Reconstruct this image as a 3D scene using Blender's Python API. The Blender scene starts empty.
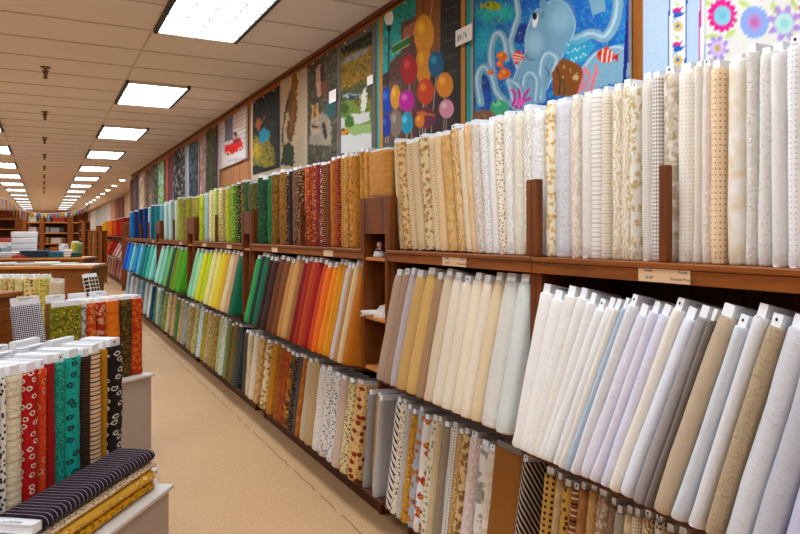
import bpy, math, random
import numpy as np
from mathutils import Vector, Matrix
random.seed(7); NP = np.random.RandomState(5)
S = bpy.context.scene; C = S.collection
PI = math.pi; R = math.radians
# ------------------------------------------------------------------ camera, world, exposure
TH = R(27.7); FPX = 679.0; EYE = 1.6; HZ = 234.0
cd = bpy.data.cameras.new('camera'); cam = bpy.data.objects.new('camera', cd); C.objects.link(cam)
cd.sensor_width = 36; cd.lens = FPX/800*36; cd.shift_y = -(267-HZ)/800; cd.clip_start = .02; cd.clip_end = 200
cam.location = (0, 0, EYE); cam.rotation_euler = (PI/2, 0, -TH); S.camera = cam
w = bpy.data.worlds.new('world'); S.world = w; w.use_nodes = True
w.node_tree.nodes['Background'].inputs[0].default_value = (1, .93, .85, 1)
w.node_tree.nodes['Background'].inputs[1].default_value = .05
S.view_settings.view_transform = 'Standard'; S.view_settings.look = 'None'
S.view_settings.gamma = 1; S.view_settings.use_curve_mapping = False
S.view_settings.exposure = 0.40
LAMP = 13.0                 # radiance of the ceiling lights
CEIL = 3.1; WX = 2.0

# ------------------------------------------------------------------ measuring helpers
def alpha(px): return TH + math.atan((px-400)/FPX)
def YX(px, X): return X/math.tan(alpha(px))              # Y on a plane parallel to the aisle
def pt(px, py, z):                                       # point on the level z
    d = (EYE-z)*FPX/(py-HZ); r = (px-400)/FPX*d
    return Vector((d*math.sin(TH)+r*math.cos(TH), d*math.cos(TH)-r*math.sin(TH), z))
def pd(px, d, z=0):
    r = (px-400)/FPX*d
    return Vector((d*math.sin(TH)+r*math.cos(TH), d*math.cos(TH)-r*math.sin(TH), z))
def proj(X, Y, Z):
    d = X*math.sin(TH)+Y*math.cos(TH); r = X*math.cos(TH)-Y*math.sin(TH)
    return 400+FPX*r/d, HZ-FPX*(Z-EYE)/d

# ------------------------------------------------------------------ materials
def lin(h):
    if not isinstance(h, str): return tuple(h)[:3]
    h = h.lstrip('#'); v = [int(h[i:i+2], 16)/255 for i in (0, 2, 4)]
    return tuple(x/12.92 if x <= .04045 else ((x+.055)/1.055)**2.4 for x in v)
def rgba(h): return (*lin(h), 1)
def rich(h, s=1.10, g=1.10):
    c = lin(h); l = .3*c[0]+.6*c[1]+.1*c[2]; k = min(1, (1-min(c))*1.6)     # near-whites stay as they are
    return (*[max(0.003, min(.93, max(1e-4, l+(x-l)*(1+(s-1)*k))**(1+(g-1)*k))) for x in c], 1)
class NT:
    def __init__(s, name, rough=.8):
        s.m = bpy.data.materials.new(name); s.m.use_nodes = True; s.t = s.m.node_tree
        s.b = s.t.nodes['Principled BSDF']; s.b.inputs['Roughness'].default_value = rough
    def n(s, ty, **kw):
        n = s.t.nodes.new(ty)
        for k, v in kw.items(): setattr(n, k, v)
        return n
    def put(s, inp, v):
        if v is None: return
        if hasattr(v, 'is_output'): s.t.links.new(v, inp)
        else: inp.default_value = v
    def math(s, op, a, b=None, c=None):
        n = s.n('ShaderNodeMath', operation=op)
        for i, v in enumerate((a, b, c)): s.put(n.inputs[i], v)
        return n.outputs[0]
    def vmath(s, op, a, b):
        n = s.n('ShaderNodeVectorMath', operation=op); s.put(n.inputs[0], a); s.put(n.inputs[1], b); return n.outputs[0]
    def mix(s, f, a, b):
        n = s.n('ShaderNodeMix', data_type='RGBA'); s.put(n.inputs[0], f); s.put(n.inputs[6], a); s.put(n.inputs[7], b); return n.outputs[2]
    def noise(s, vec, sc, det=2, dist=0.0):
        n = s.n('ShaderNodeTexNoise'); s.put(n.inputs['Vector'], vec); n.inputs['Scale'].default_value = sc
        n.inputs['Detail'].default_value = det; n.inputs['Distortion'].default_value = dist; return n.outputs[0]
    def vor(s, vec, sc, rnd=1.0, dim='2D'):
        n = s.n('ShaderNodeTexVoronoi', voronoi_dimensions=dim); s.put(n.inputs['Vector'], vec)
        n.inputs['Scale'].default_value = sc; n.inputs['Randomness'].default_value = rnd; return n.outputs['Distance'], n.outputs['Color']
    def step(s, v, lo, hi):
        n = s.n('ShaderNodeMapRange'); s.put(n.inputs[0], v); n.inputs[1].default_value = lo; n.inputs[2].default_value = hi; return n.outputs[0]
    def bump(s, h, st, dist=.01):
        n = s.n('ShaderNodeBump'); s.put(n.inputs['Height'], h); n.inputs['Strength'].default_value = st
        n.inputs['Distance'].default_value = dist; s.t.links.new(n.outputs[0], s.b.inputs['Normal'])
MC = {}
def plain(name, col, rough=.7, bump=0, emit=0, metal=0):
    if name in MC: return MC[name]
    q = NT(name, rough); tc = q.n('ShaderNodeTexCoord').outputs['Object']
    c = lin(col); nz = q.noise(tc, 9, 3)
    col2 = q.mix(nz, (*[x*.93 for x in c], 1), (*[min(1, x*1.05) for x in c], 1))
    q.put(q.b.inputs['Base Color'], col2); q.b.inputs['Metallic'].default_value = metal
    if bump: q.bump(q.noise(tc, 60, 3), bump, .004)
    MC[name] = q.m; return q.m
def wood(name, c1, c2, axis=1, rough=.45, groove=0, gx=1):
    if name in MC: return MC[name]
    q = NT(name, rough); tc = q.n('ShaderNodeTexCoord').outputs['Object']
    sc = [14, 14, 14]; sc[axis] = 1.2
    v = q.vmath('MULTIPLY', tc, tuple(sc))
    a = q.noise(v, 1.6, 5, .6); b = q.noise(v, 9, 3, 0)
    f = q.math('ADD', q.math('MULTIPLY', a, .75), q.math('MULTIPLY', b, .3))
    f = q.step(f, .3, .75)
    col = q.mix(f, rgba(c1), rgba(c2)); q.b.inputs['Specular IOR Level'].default_value = .3
    if groove:
        sx = q.n('ShaderNodeSeparateXYZ'); q.put(sx.inputs[0], tc)
        fr = q.math('FRACT', q.math('MULTIPLY', sx.outputs[gx], 1/groove))
        g = q.math('LESS_THAN', fr, .035)
        col = q.mix(g, col, (.02, .008, .003, 1))
    q.put(q.b.inputs['Base Color'], col); q.bump(b, .12, .002)
    MC[name] = q.m; return q.m
def fabric(pat, c1, c2='#ffffff', c3=None, sc=1.0, wr=.3):
    key = ('fab', pat, c1, c2, c3, sc, wr)
    if key in MC: return MC[key]
    q = NT('fabric_'+pat, .82)
    q.b.inputs['Specular IOR Level'].default_value = .3
    uv0 = q.n('ShaderNodeTexCoord').outputs['UV']
    oi = q.n('ShaderNodeObjectInfo').outputs['Random']
    cx = q.n('ShaderNodeCombineXYZ'); q.put(cx.inputs[0], q.math('MULTIPLY', oi, 3.7)); q.put(cx.inputs[1], q.math('MULTIPLY', oi, 7.1))
    uv = q.vmath('ADD', uv0, cx.outputs[0])
    a, b = rich(c1), rich(c2); c = rich(c3) if c3 else b
    sx = q.n('ShaderNodeSeparateXYZ'); q.put(sx.inputs[0], uv); U, V = sx.outputs[0], sx.outputs[1]
    def stripes(x, per, duty): return q.math('LESS_THAN', q.math('FRACT', q.math('MULTIPLY', x, 1/per)), duty)
    if pat == 'solid':
        col = q.mix(q.noise(uv, 12, 3), (*[x*.93 for x in a[:3]], 1), a)
    elif pat == 'dots':
        d, k = q.vor(uv, 55/sc, 0.0); col = q.mix(q.step(d, .30, .24), a, b)
    elif pat == 'spots':
        d, k = q.vor(uv, 60/sc, .12); col = q.mix(q.step(d, .18, .13), a, b)
    elif pat == 'scatter':
        d, k = q.vor(uv, 56/sc, .9); kk = q.n('ShaderNodeSeparateColor'); q.put(kk.inputs[0], k)
        col = q.mix(q.step(d, .30, .22), a, q.mix(q.math('GREATER_THAN', kk.outputs[0], .5), b, c))
    elif pat == 'floral':
        nv = q.noise(uv, 50/sc, 2); tn = q.n('ShaderNodeTexNoise'); tn.inputs['Scale'].default_value = 55/sc; q.put(tn.inputs['Vector'], uv); wv = q.vmath('ADD', uv, q.vmath('MULTIPLY', tn.outputs['Color'], (.045*sc, .045*sc, 0)))
        d, k = q.vor(wv, 26/sc, 1.0); d2 = q.math('ADD', d, q.math('MULTIPLY', nv, .45))
        col = q.mix(q.step(d2, .62, .52), a, b); col = q.mix(q.step(d2, .40, .33), col, c)
    elif pat == 'motif':
        nz = q.math('MULTIPLY', q.noise(uv, 160/sc, 1), .22); d, k = q.vor(uv, 30/sc, .7); d = q.math('ADD', d, nz)
        col = q.mix(q.step(d, .40, .37), a, b); col = q.mix(q.step(d, .28, .25), col, a if not c3 else c)
        d, k = q.vor(uv, 60/sc, 1); col = q.mix(q.math('MULTIPLY', q.step(d, .2, .15), .7), col, c)
    elif pat == 'mottled':
        col = q.mix(q.step(q.noise(uv, 26/sc, 4, .8), .38, .62), a, b)
        if c3: col = q.mix(q.step(q.noise(uv, 47/sc, 3, .5), .55, .62), col, c)
    elif pat == 'leaf':
        n = q.n('ShaderNodeTexWave', wave_type='BANDS'); q.put(n.inputs['Vector'], uv); n.inputs['Scale'].default_value = 16/sc
        n.inputs['Distortion'].default_value = 14; n.inputs['Detail'].default_value = 2; n.inputs['Detail Scale'].default_value = 1.6
        col = q.mix(q.step(n.outputs['Fac'], .45, .7), a, b)
        if c3: col = q.mix(q.step(q.noise(uv, 20/sc, 2), .60, .66), col, c)
    elif pat == 'hstripe': col = q.mix(stripes(V, .022*sc, .3), a, b); col = q.mix(stripes(V, .066*sc, .12), col, c)
    elif pat == 'pin': col = q.mix(stripes(V, .02*sc, .13), a, b)
    elif pat == 'vstripe': col = q.mix(stripes(U, .016*sc, .35), a, b)
    elif pat == 'diag': col = q.mix(stripes(q.math('ADD', U, q.math('MULTIPLY', V, .8)), .02*sc, .4), a, b)
    elif pat == 'check':
        x = stripes(q.math('ADD', U, V), .012*sc, .5); y = stripes(q.math('SUBTRACT', U, V), .012*sc, .5)
        col = q.mix(q.math('COMPARE', x, y, .1), a, b)
    elif pat == 'plaid':
        x = stripes(U, .03*sc, .22); y = stripes(V, .03*sc, .22); col = q.mix(q.math('MAXIMUM', x, y), a, b)
    elif pat == 'cross':
        d, k = q.vor(uv, 60/sc, .2); col = q.mix(q.step(d, .34, .3), a, b)
        col = q.mix(stripes(q.math('ADD', U, V), .05*sc, .12), col, c)
    q.put(q.b.inputs['Base Color'], col)
    # creases run slantwise down the cloth, weave is fine
    sv = q.n('ShaderNodeCombineXYZ')
    q.put(sv.inputs[0], q.math('ADD', q.math('MULTIPLY', U, 30), q.math('MULTIPLY', V, 16))); q.put(sv.inputs[1], q.math('MULTIPLY', V, 34))
    wv = q.math('ADD', q.noise(sv.outputs[0], 1.5, 3, 1.2), q.math('MULTIPLY', q.noise(uv, 420, 1), .12))
    q.bump(wv, min(1, wr*1.1), .008)
    MC[key] = q.m; return q.m

# ------------------------------------------------------------------ mesh helpers
class MB:
    def __init__(s): s.v = []; s.f = []; s.mi = []; s.uv = []; s.sm = []
    def add(s, vs, fs, mi=0, M=None, smooth=False, uvs=None):
        o = len(s.v)
        for p in vs:
            p = Vector(p); s.v.append(tuple(M @ p if M else p))
        for i, f in enumerate(fs):
            s.f.append([o+k for k in f]); s.mi.append(mi); s.sm.append(smooth)
            s.uv.append(uvs[i] if uvs else None)
        return s
    def box(s, a, b, mi=0, M=None, bev=0.0):
        x0, y0, z0 = [min(a[i], b[i]) for i in range(3)]; x1, y1, z1 = [max(a[i], b[i]) for i in range(3)]
        c = min(bev, .45*min(x1-x0, y1-y0, z1-z0))
        if c <= 0:
            v = [(x0,y0,z0),(x1,y0,z0),(x1,y1,z0),(x0,y1,z0),(x0,y0,z1),(x1,y0,z1),(x1,y1,z1),(x0,y1,z1)]
            return s.add(v, [(0,3,2,1),(4,5,6,7),(0,1,5,4),(1,2,6,5),(2,3,7,6),(3,0,4,7)], mi, M)
        # chamfered box : 24 verts
        v = []; idx = {}
        for ix, X in enumerate((x0, x1)):
            for iy, Y in enumerate((y0, y1)):
                for iz, Z in enumerate((z0, z1)):
                    sx, sy, sz = (1-2*ix)*c, (1-2*iy)*c, (1-2*iz)*c
                    idx[ix,iy,iz,0] = len(v); v.append((X, Y+sy, Z+sz))
                    idx[ix,iy,iz,1] = len(v); v.append((X+sx, Y, Z+sz))
                    idx[ix,iy,iz,2] = len(v); v.append((X+sx, Y+sy, Z))
        f = []
        q = lambda *k: f.append([idx[i] for i in k])
        q((0,0,0,0),(0,0,1,0),(0,1,1,0),(0,1,0,0)); q((1,0,0,0),(1,1,0,0),(1,1,1,0),(1,0,1,0))
        q((0,0,0,1),(1,0,0,1),(1,0,1,1),(0,0,1,1)); q((0,1,0,1),(0,1,1,1),(1,1,1,1),(1,1,0,1))
        q((0,0,0,2),(0,1,0,2),(1,1,0,2),(1,0,0,2)); q((0,0,1,2),(1,0,1,2),(1,1,1,2),(0,1,1,2))
        for a_ in (0, 1):
            for b_ in (0, 1):
                q((0,a_,b_,1),(1,a_,b_,1),(1,a_,b_,2),(0,a_,b_,2))
                q((a_,0,b_,0),(a_,1,b_,0),(a_,1,b_,2),(a_,0,b_,2))
                q((a_,b_,0,0),(a_,b_,1,0),(a_,b_,1,1),(a_,b_,0,1))
        for i in (0, 1):
            for j in (0, 1):
                for k in (0, 1): q((i,j,k,0),(i,j,k,1),(i,j,k,2))
        return s.add(v, f, mi, M)
    def cyl(s, p0, p1, r0, r1=None, n=10, mi=0, smooth=True):
        p0, p1 = Vector(p0), Vector(p1); r1 = r0 if r1 is None else r1
        ax = (p1-p0).normalized(); u = ax.orthogonal().normalized(); w_ = ax.cross(u)
        v = []
        for p, r in ((p0, r0), (p1, r1)):
            for i in range(n): a = 2*PI*i/n; v.append(p+u*math.cos(a)*r+w_*math.sin(a)*r)
        s.add(v, [(i, (i+1) % n, n+(i+1) % n, n+i) for i in range(n)], mi, None, smooth)
        return s.add(v, [list(range(n))[::-1], list(range(n, 2*n))], mi)
    def lathe(s, prof, n=14, mi=0, M=None):
        v = [(r*math.cos(2*PI*i/n), r*math.sin(2*PI*i/n), z) for r, z in prof for i in range(n)]
        f = [(k*n+i, k*n+(i+1) % n, (k+1)*n+(i+1) % n, (k+1)*n+i) for k in range(len(prof)-1) for i in range(n)]
        return s.add(v, f, mi, M, True)
    def mesh(s, name, mats):
        me = bpy.data.meshes.new(name); me.from_pydata([tuple(p) for p in s.v], [], s.f)
        for m in mats: me.materials.append(m)
        me.polygons.foreach_set('material_index', s.mi); me.polygons.foreach_set('use_smooth', s.sm)
        if any(u is not None for u in s.uv):
            ul = me.uv_layers.new(name='UVMap'); k = 0
            for f, u in zip(s.f, s.uv):
                for j in range(len(f)): ul.data[k].uv = u[j] if u else (0, 0); k += 1
        me.update(); return me
    def build(s, name, mats, parent=None, loc=None):
        if not isinstance(mats, (list, tuple)): mats = [mats]
        return link(name, s.mesh(name, mats), parent, loc)
def link(name, me, parent=None, loc=None):
    o = bpy.data.objects.new(name, me); C.objects.link(o)
    if parent: o.parent = parent
    if loc is not None: o.location = loc
    return o
def thing(name, label, cat, loc=(0,0,0), rz=0, group=None):
    o = bpy.data.objects.new(name, None); C.objects.link(o); o.location = loc; o.rotation_euler = (0, 0, rz)
    o.empty_display_size = .1; return tag(o, label, cat, group)
def tag(o, label, cat, group=None, kind=None):
    o['label'] = label; o['category'] = cat
    if group: o['group'] = group
    if kind: o['kind'] = kind
    return o
def struct(o): o['kind'] = 'structure'; return o
def setmat(o, m, i=0): o.material_slots[i].link = 'OBJECT'; o.material_slots[i].material = m

W_SHELF = wood('shelf_wood', '#5e2f0c', '#9e5618', 1, .5)
W_UP = wood('upright_wood', '#4c2409', '#854513', 2, .5)
W_PANEL = wood('wall_panelling', '#8a4c18', '#bd7528', 2, .5, .41)
W_DARK = wood('dark_back_panel', '#43220f', '#633517', 2, .5, .2)
W_LIGHT = wood('pine_wood', '#b06a2c', '#cf8a44', 1, .45)
W_BOX = wood('fixture_wood', '#6c360e', '#a05a1a', 0, .6)
WHITE = plain('white_laminate', '#d9d3cd', .4)
CARD = plain('white_cardboard', '#f4f6fa', .6)
CARDG = plain('grey_cardboard', '#9a9696', .7)
PAPER = plain('paper', '#ece6e0', .7)
BLACK = plain('recess_shade_black', '#15100f', .5)
# ------------------------------------------------------------------ structure
def ceiling_mat():
    q = NT('ceiling_tile', .9); tc = q.n('ShaderNodeTexCoord').outputs['Object']
    n1 = q.noise(tc, .8, 2); n2 = q.noise(tc, 180, 2)
    q.put(q.b.inputs['Base Color'], q.mix(n1, rgba('#ece2dc'), rgba('#f1e9e4'))); q.bump(n2, .25, .003); return q.m
def floor_mat():
    q = NT('speckled_floor', .55); tc = q.n('ShaderNodeTexCoord').outputs['Object']
    a = q.noise(tc, 3, 4); b = q.noise(tc, 120, 3); d, k = q.vor(tc, 120, 1, '3D')
    col = q.mix(a, rgba('#cba174'), rgba('#d6af84'))
    col = q.mix(q.step(b, .52, .64), col, rgba('#b5834f'))
    col = q.mix(q.math('MULTIPLY', q.step(d, .3, .15), .7), col, rgba('#e2c39d'))
    q.put(q.b.inputs['Base Color'], col); q.bump(b, .15, .002); return q.m
X0, Y0, Y1 = -9.5, -4.0, 50.0
struct(MB().box((X0-.1, Y0-.1, -.1), (2.9, Y1+.1, 0)).build('floor', floor_mat()))
CM = ceiling_mat()
struct(MB().box((X0-.1, Y0-.1, CEIL), (2.9, Y1+.1, CEIL+.1)).build('ceiling', CM))
struct(MB().box((WX, Y0, 0), (2.12, 18.6, CEIL)).build('wall_right', W_PANEL))
PLAST = plain('painted_wall', '#c9a882', .8)
struct(MB().box((2.62, 18.6, 0), (2.74, Y1, CEIL)).build('wall_right_far', PLAST))
struct(MB().box((2.12, 18.5, 0), (2.74, 18.6, CEIL)).build('wall_return', W_PANEL))
struct(MB().box((X0-.1, Y0, 0), (X0, Y1, CEIL)).build('wall_left', PLAST))
struct(MB().box((X0, Y1, 0), (2.74, Y1+.1, CEIL)).build('wall_far', wood('far_panelling', '#6d3313', '#97501f', 2, .5, .6, 0)))
struct(MB().box((X0, Y0-.1, 0), (2.12, Y0, CEIL)).build('wall_near', PLAST))
struct(MB().box((1.975, Y0, CEIL-.03), (WX, 18.6, CEIL-.0005)).build('trim_1', wood('crown_wood', '#5a3014', '#7a4620', 1, .5)))
# ceiling T-bars
GR = plain('ceiling_bar', '#d6c8bc', .8)
gb = MB()
y = 4.02-.61*13
while y < Y1:
    gb.box((X0, y-.008, CEIL-.006), (1.955, y+.008, CEIL-.0005)); y += .612
for k in range(-8, 1):
    x = .71+1.22*k; gb.box((x-.008, Y0, CEIL-.0065), (x+.008, Y1, CEIL-.0008))
struct(gb.build('trim_2', GR))
# ragged seam in the floor
q = MB(); y = -3.5; px_ = 1.5
rs = random.Random(3)
while y < 18:
    L = rs.uniform(.03, .12); nx = 1.5+rs.uniform(-.006, .006)
    if rs.random() < .8: q.add([(px_-.003, y, .0012), (px_+.0025, y, .0012), (nx+.0025, y+L, .0012), (nx-.003, y+L, .0012)], [(0, 1, 2, 3)])
    px_ = nx; y += L
struct(q.build('trim_3', plain('seam_dirt', '#7a5330', .9)))

# ------------------------------------------------------------------ ceiling lights
def lamp_mat():
    q = NT('light_diffuser', .4); tc = q.n('ShaderNodeTexCoord').outputs['Object']
    em = q.noise(q.vmath('MULTIPLY', tc, (3, 14, 1)), 1.5, 3)
    q.put(q.b.inputs['Base Color'], (.9, .95, 1, 1)); q.put(q.b.inputs['Emission Color'], q.mix(em, (.79, .905, 1, 1), (.89, .95, 1, 1)))
    q.put(q.b.inputs['Emission Strength'], q.math('MULTIPLY_ADD', em, LAMP*.3, LAMP*.85)); return q.m
LM = lamp_mat(); LV = plain('lamp_louver', '#30373c', .5)
diff = MB().add([(-.285, -.585, 0), (.285, -.585, 0), (.285, .585, 0), (-.285, .585, 0)], [(0, 3, 2, 1)]).mesh('diffuser', [LM])
fr_me = [MB().box((sx*.276, -.605, -.016), (sx*.305, .605, .02)).mesh('shaded_side_frame', [BLACK]) for sx in (-1, 1)]  # long sides coloured black for the shade along the recess edges
fe_me = [MB().box((-.275, sy*.586, -.012), (.275, sy*.605, .02)).mesh('end_frame', [WHITE]) for sy in (-1, 1)]
lv = MB()
for i in range(1, 8): y_ = -.585+i*1.17/8; lv.box((-.284, y_-.005, -.008), (.284, y_+.005, -.001))
for i in range(1, 4): x_ = -.285+i*.57/4; lv.box((x_-.003, -.585, -.0075), (x_+.003, .585, -.0012))
lv_me = lv.mesh('louver', [LV])
ORD = ['zeroth', 'first', 'second', 'third', 'fourth', 'fifth', 'sixth', 'seventh', 'eighth', 'ninth', 'tenth', 'eleventh', 'twelfth', 'thirteenth', 'fourteenth', 'fifteenth', 'sixteenth',
       'seventeenth', 'eighteenth', 'nineteenth', 'twentieth', 'twenty-first', 'twenty-second', 'twenty-third', 'twenty-fourth', 'twenty-fifth', 'twenty-sixth', 'twenty-seventh', 'twenty-eighth']
def ceiling_light(x, y, label, group):
    t = thing('ceiling_light', label, 'ceiling light', (x, y, CEIL-.02), 0, group)
    link('diffuser', diff, t); link('louver', lv_me, t)
    for me in fr_me: link('shaded_side_frame', me, t)
    for me in fe_me: link('end_frame', me, t)
for k in range(-2, 15):
    yy = 4.62+3.06*k
    if k < -1: lab = 'long white ceiling light behind the viewer, out of view'
    elif k == -1: lab = 'large white ceiling light overhead at the top edge above the aisle, largest of all'
    else: lab = 'white ceiling light, %s along the right-hand row above the aisle beside the poster wall' % ORD[k+2]
    ceiling_light(1.015, yy, lab, 'ceiling lights in the right-hand row')
    if k != -1 and True:
        ceiling_light(-.815, yy, 'white ceiling light, %s along the left-hand row, left of the sprinklers' % ORD[k+3], 'ceiling lights in the left-hand row')
    elif k == -1: ceiling_light(-.815, yy, 'white ceiling light overhead, nearest of the left-hand row left of the sprinklers', 'ceiling lights in the left-hand row')
for j, X_ in enumerate((-3.26, -5.7, -8.1)):  # unseen rows of lights, added to bring in more light
    for k in range(-1, 14, 2):
        ceiling_light(X_, 4.62+3.06*k, 'added white ceiling light outside the view, %s in the %s row left of the picture' % (ORD[k//2+2], ORD[j+1]), 'added ceiling lights beyond the left edge')
# round downlights along the far right wall
dl = MB().lathe([(.1, 0), (.11, -.012), (.085, -.014), (.08, 0)], 16).mesh('trim_ring', [WHITE])
q = NT('downlight_glow'); q.put(q.b.inputs['Emission Color'], (1, .93, .8, 1)); q.b.inputs['Emission Strength'].default_value = 25
db = MB().lathe([(0.0005, -.03), (.05, -.024), (.078, -.006)], 16).mesh('bulb', [q.m])
for i in range(8):
    t = thing('downlight', 'small round glowing downlight near the far right wall, %s from the near end' % ORD[i+1], 'downlight', (1.93, 20.2+2.4*i, CEIL-.001), 0, 'downlights along the far right wall')
    link('trim_ring', dl, t); link('bulb', db, t)
# sprinklers
BR = plain('sprinkler_brass', '#74563c', .4, metal=.4)
sp1 = MB().lathe([(.045, 0), (.045, -.006), (.02, -.014), (.014, -.02)], 14).mesh('escutcheon', [BR])
s_ = MB(); s_.cyl((0,0,-.015), (0,0,-.06), .013, .011); s_.cyl((.02,0,-.035), (.006,0,-.095), .005, n=6); s_.cyl((-.02,0,-.035), (-.006,0,-.095), .005, n=6)
s_.box((-.03,-.006,-.04), (.03,.006,-.028)); sp2 = s_.mesh('frame_arms', [BR])
s_ = MB(); s_.cyl((0,0,-.095), (0,0,-.104), .02, .022, 12); s_.cyl((0,0,-.06), (0,0,-.095), .005, n=6); sp3 = s_.mesh('deflector', [BR])
for i in range(9):
    t = thing('sprinkler_head', 'brass sprinkler head on the ceiling, %s back in the line between the lights' % ORD[i+1], 'sprinkler', (.015, 6.88+2.5*i, CEIL-.0005), 0, 'ceiling sprinkler heads')
    link('escutcheon', sp1, t); link('frame_arms', sp2, t); link('deflector', sp3, t)

# ------------------------------------------------------------------ bolts of cloth
def wrap_mesh(seed, t=.06, D=.19, H=.55):
    rr = random.Random(seed); prof = []
    n = 6; r = t/2
    for i in range(n+1): a = PI/2+PI*i/n; prof.append((r+math.cos(a)*r*.9, math.sin(a)*r))       # front spine at -x
    for i in range(1, 5): prof.append((r+(D-2*r)*i/5, -r))
    for i in range(n+1): a = -PI/2+PI*i/n; prof.append((D-r+math.cos(a)*r*.9, math.sin(a)*r))
    for i in range(1, 5): prof.append((D-r-(D-2*r)*i/5, r))
    N = len(prof); fl = rr.choice((2, 3, 4, 11, N-2)); ph = rr.uniform(0, 6); ph2 = rr.uniform(0, 6)
    U = [0]
    for i in range(N): p, q2 = prof[i], prof[(i+1) % N]; U.append(U[-1]+math.dist(p, q2))
    zs = [0, .006, .05, .15, .25, .35, .45, H-.04, H-.006, H]; verts = []; cx = D/2
    for zi, z in enumerate(zs):
        e = -.0025 if zi in (0, len(zs)-1) else 0
        for i, (x, y_) in enumerate(prof):
            g = .0016*math.sin(z*9+ph+i*.5)+.0012*math.sin(z*23+ph2+i*1.3)+rr.uniform(-.0004, .0004)
            if i >= fl and i < fl+4: g += .0018
            g += e + (.0015*math.sin(i*1.1+ph2) if zi in (0, 1, len(zs)-2, len(zs)-1) else 0)
            nx = (x-cx)/(D/2)*(1 if abs(x-cx) > D/2-r*1.01 else .2); ny = y_/r
            l = math.hypot(nx, ny) or 1
            verts.append((x+nx/l*g, y_+ny/l*g, z))
    m = MB(); fs = []; uvs = []
    for k in range(len(zs)-1):
        for i in range(N):
            j = (i+1) % N; fs.append((k*N+i, k*N+j, (k+1)*N+j, (k+1)*N+i))
            uvs.append(((U[i], zs[k]), (U[i+1], zs[k]), (U[i+1], zs[k+1]), (U[i], zs[k+1])))
    # wound ends, three stepped coils going in
    def cap(z, dz, base, flip):
        rings = [[base+i for i in range(N)]]
        for s__, z2 in ((.88, z+dz*.2), (.80, z-dz*.5), (.66, z-dz*.3), (.58, z-dz*1.0)):
            o = len(verts)
            for (x, y_) in prof: verts.append((cx+(x-cx)*(1-(1-s__)*r*2/D*1.2), y_*s__, z2))
            rings.append(list(range(o, o+N)))
        for a_, b_ in zip(rings, rings[1:]):
            for i in range(N):
                j = (i+1) % N; f = (a_[i], a_[j], b_[j], b_[i]); fs.append(f[::-1] if flip else f); uvs.append([(U[i]*.3, 0)]*4)
        f = list(rings[-1]); fs.append(f if not flip else f[::-1]); uvs.append([(0, 0)]*N)
    cap(H, .006, (len(zs)-1)*N, False); cap(0, -.006, 0, True)
    me_ = MB().add(verts, fs, 0, None, True, uvs).mesh('fabric_wrap', [PAPER])
    return me_
WR = [wrap_mesh(i) for i in range(10)]
def core_mesh(tab, lab, hole, H=.55, t=.06, D=.19):
    m = MB(); y0 = t*.30; z1 = H+tab; x0, x1 = .016, D-.014
    m.box((x0, -y0, .001), (x1, y0, z1-.004))
    # folded-over end: raised rim with sunken middle
    m.box((x0, -y0, z1-.004), (x0+.004, y0, z1)); m.box((x1-.004, -y0, z1-.004), (x1, y0, z1))
    m.box((x0, -y0, z1-.004), (x1, -y0+.003, z1)); m.box((x0, y0-.003, z1-.004), (x1, y0, z1))
    if lab:
        for k in range(3): m.box((x0+.05, -y0-.0004, z1-.007-.005*k), (x1-.02-.02*k, -y0+.001, z1-.0055-.005*k), 1)
    if hole: m.cyl((x0-.0012, y0*.1, z1-.45*tab), (x0+.002, y0*.1, z1-.45*tab), .0045, n=8, mi=1)
    return m
INK = plain('printed_ink', '#23253a', .6)
CORES = {}
for tb in (.016, .024, .034, .05):
    for k in range(3): CORES[tb, k] = core_mesh(tb, k > 0, k == 1).mesh('cardboard_core', [CARD, INK])
def bolt(loc, t, look, label, group, ry=0, rx=0, rz=0, tab=.024, zs=1.0, Ds=1.0, core=CARD, cat='fabric bolt', seed=None, zoff=.001):
    k = random.randrange(10)
    o = bpy.data.objects.new('fabric_bolt', None); C.objects.link(o); o.empty_display_size = .05
    o.location = loc
    o.rotation_euler = (Matrix.Rotation(rz, 3, 'Z') @ Matrix.Rotation(ry, 3, 'Y') @ Matrix.Rotation(rx, 3, 'X')).to_euler()
    tag(o, label, cat, group)
    wv = bpy.data.objects.new('fabric_wrap', WR[k]); C.objects.link(wv); wv.parent = o; setmat(wv, look)
    cr = bpy.data.objects.new('cardboard_core', CORES[tab, random.choice((0, 0, 1, 2))]); C.objects.link(cr); cr.parent = o
    if core is not CARD: setmat(cr, core)
    for p in (wv, cr): p.scale = (Ds, t/.06, zs); p.location = (0, 0, zoff*zs)
    return o

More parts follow.
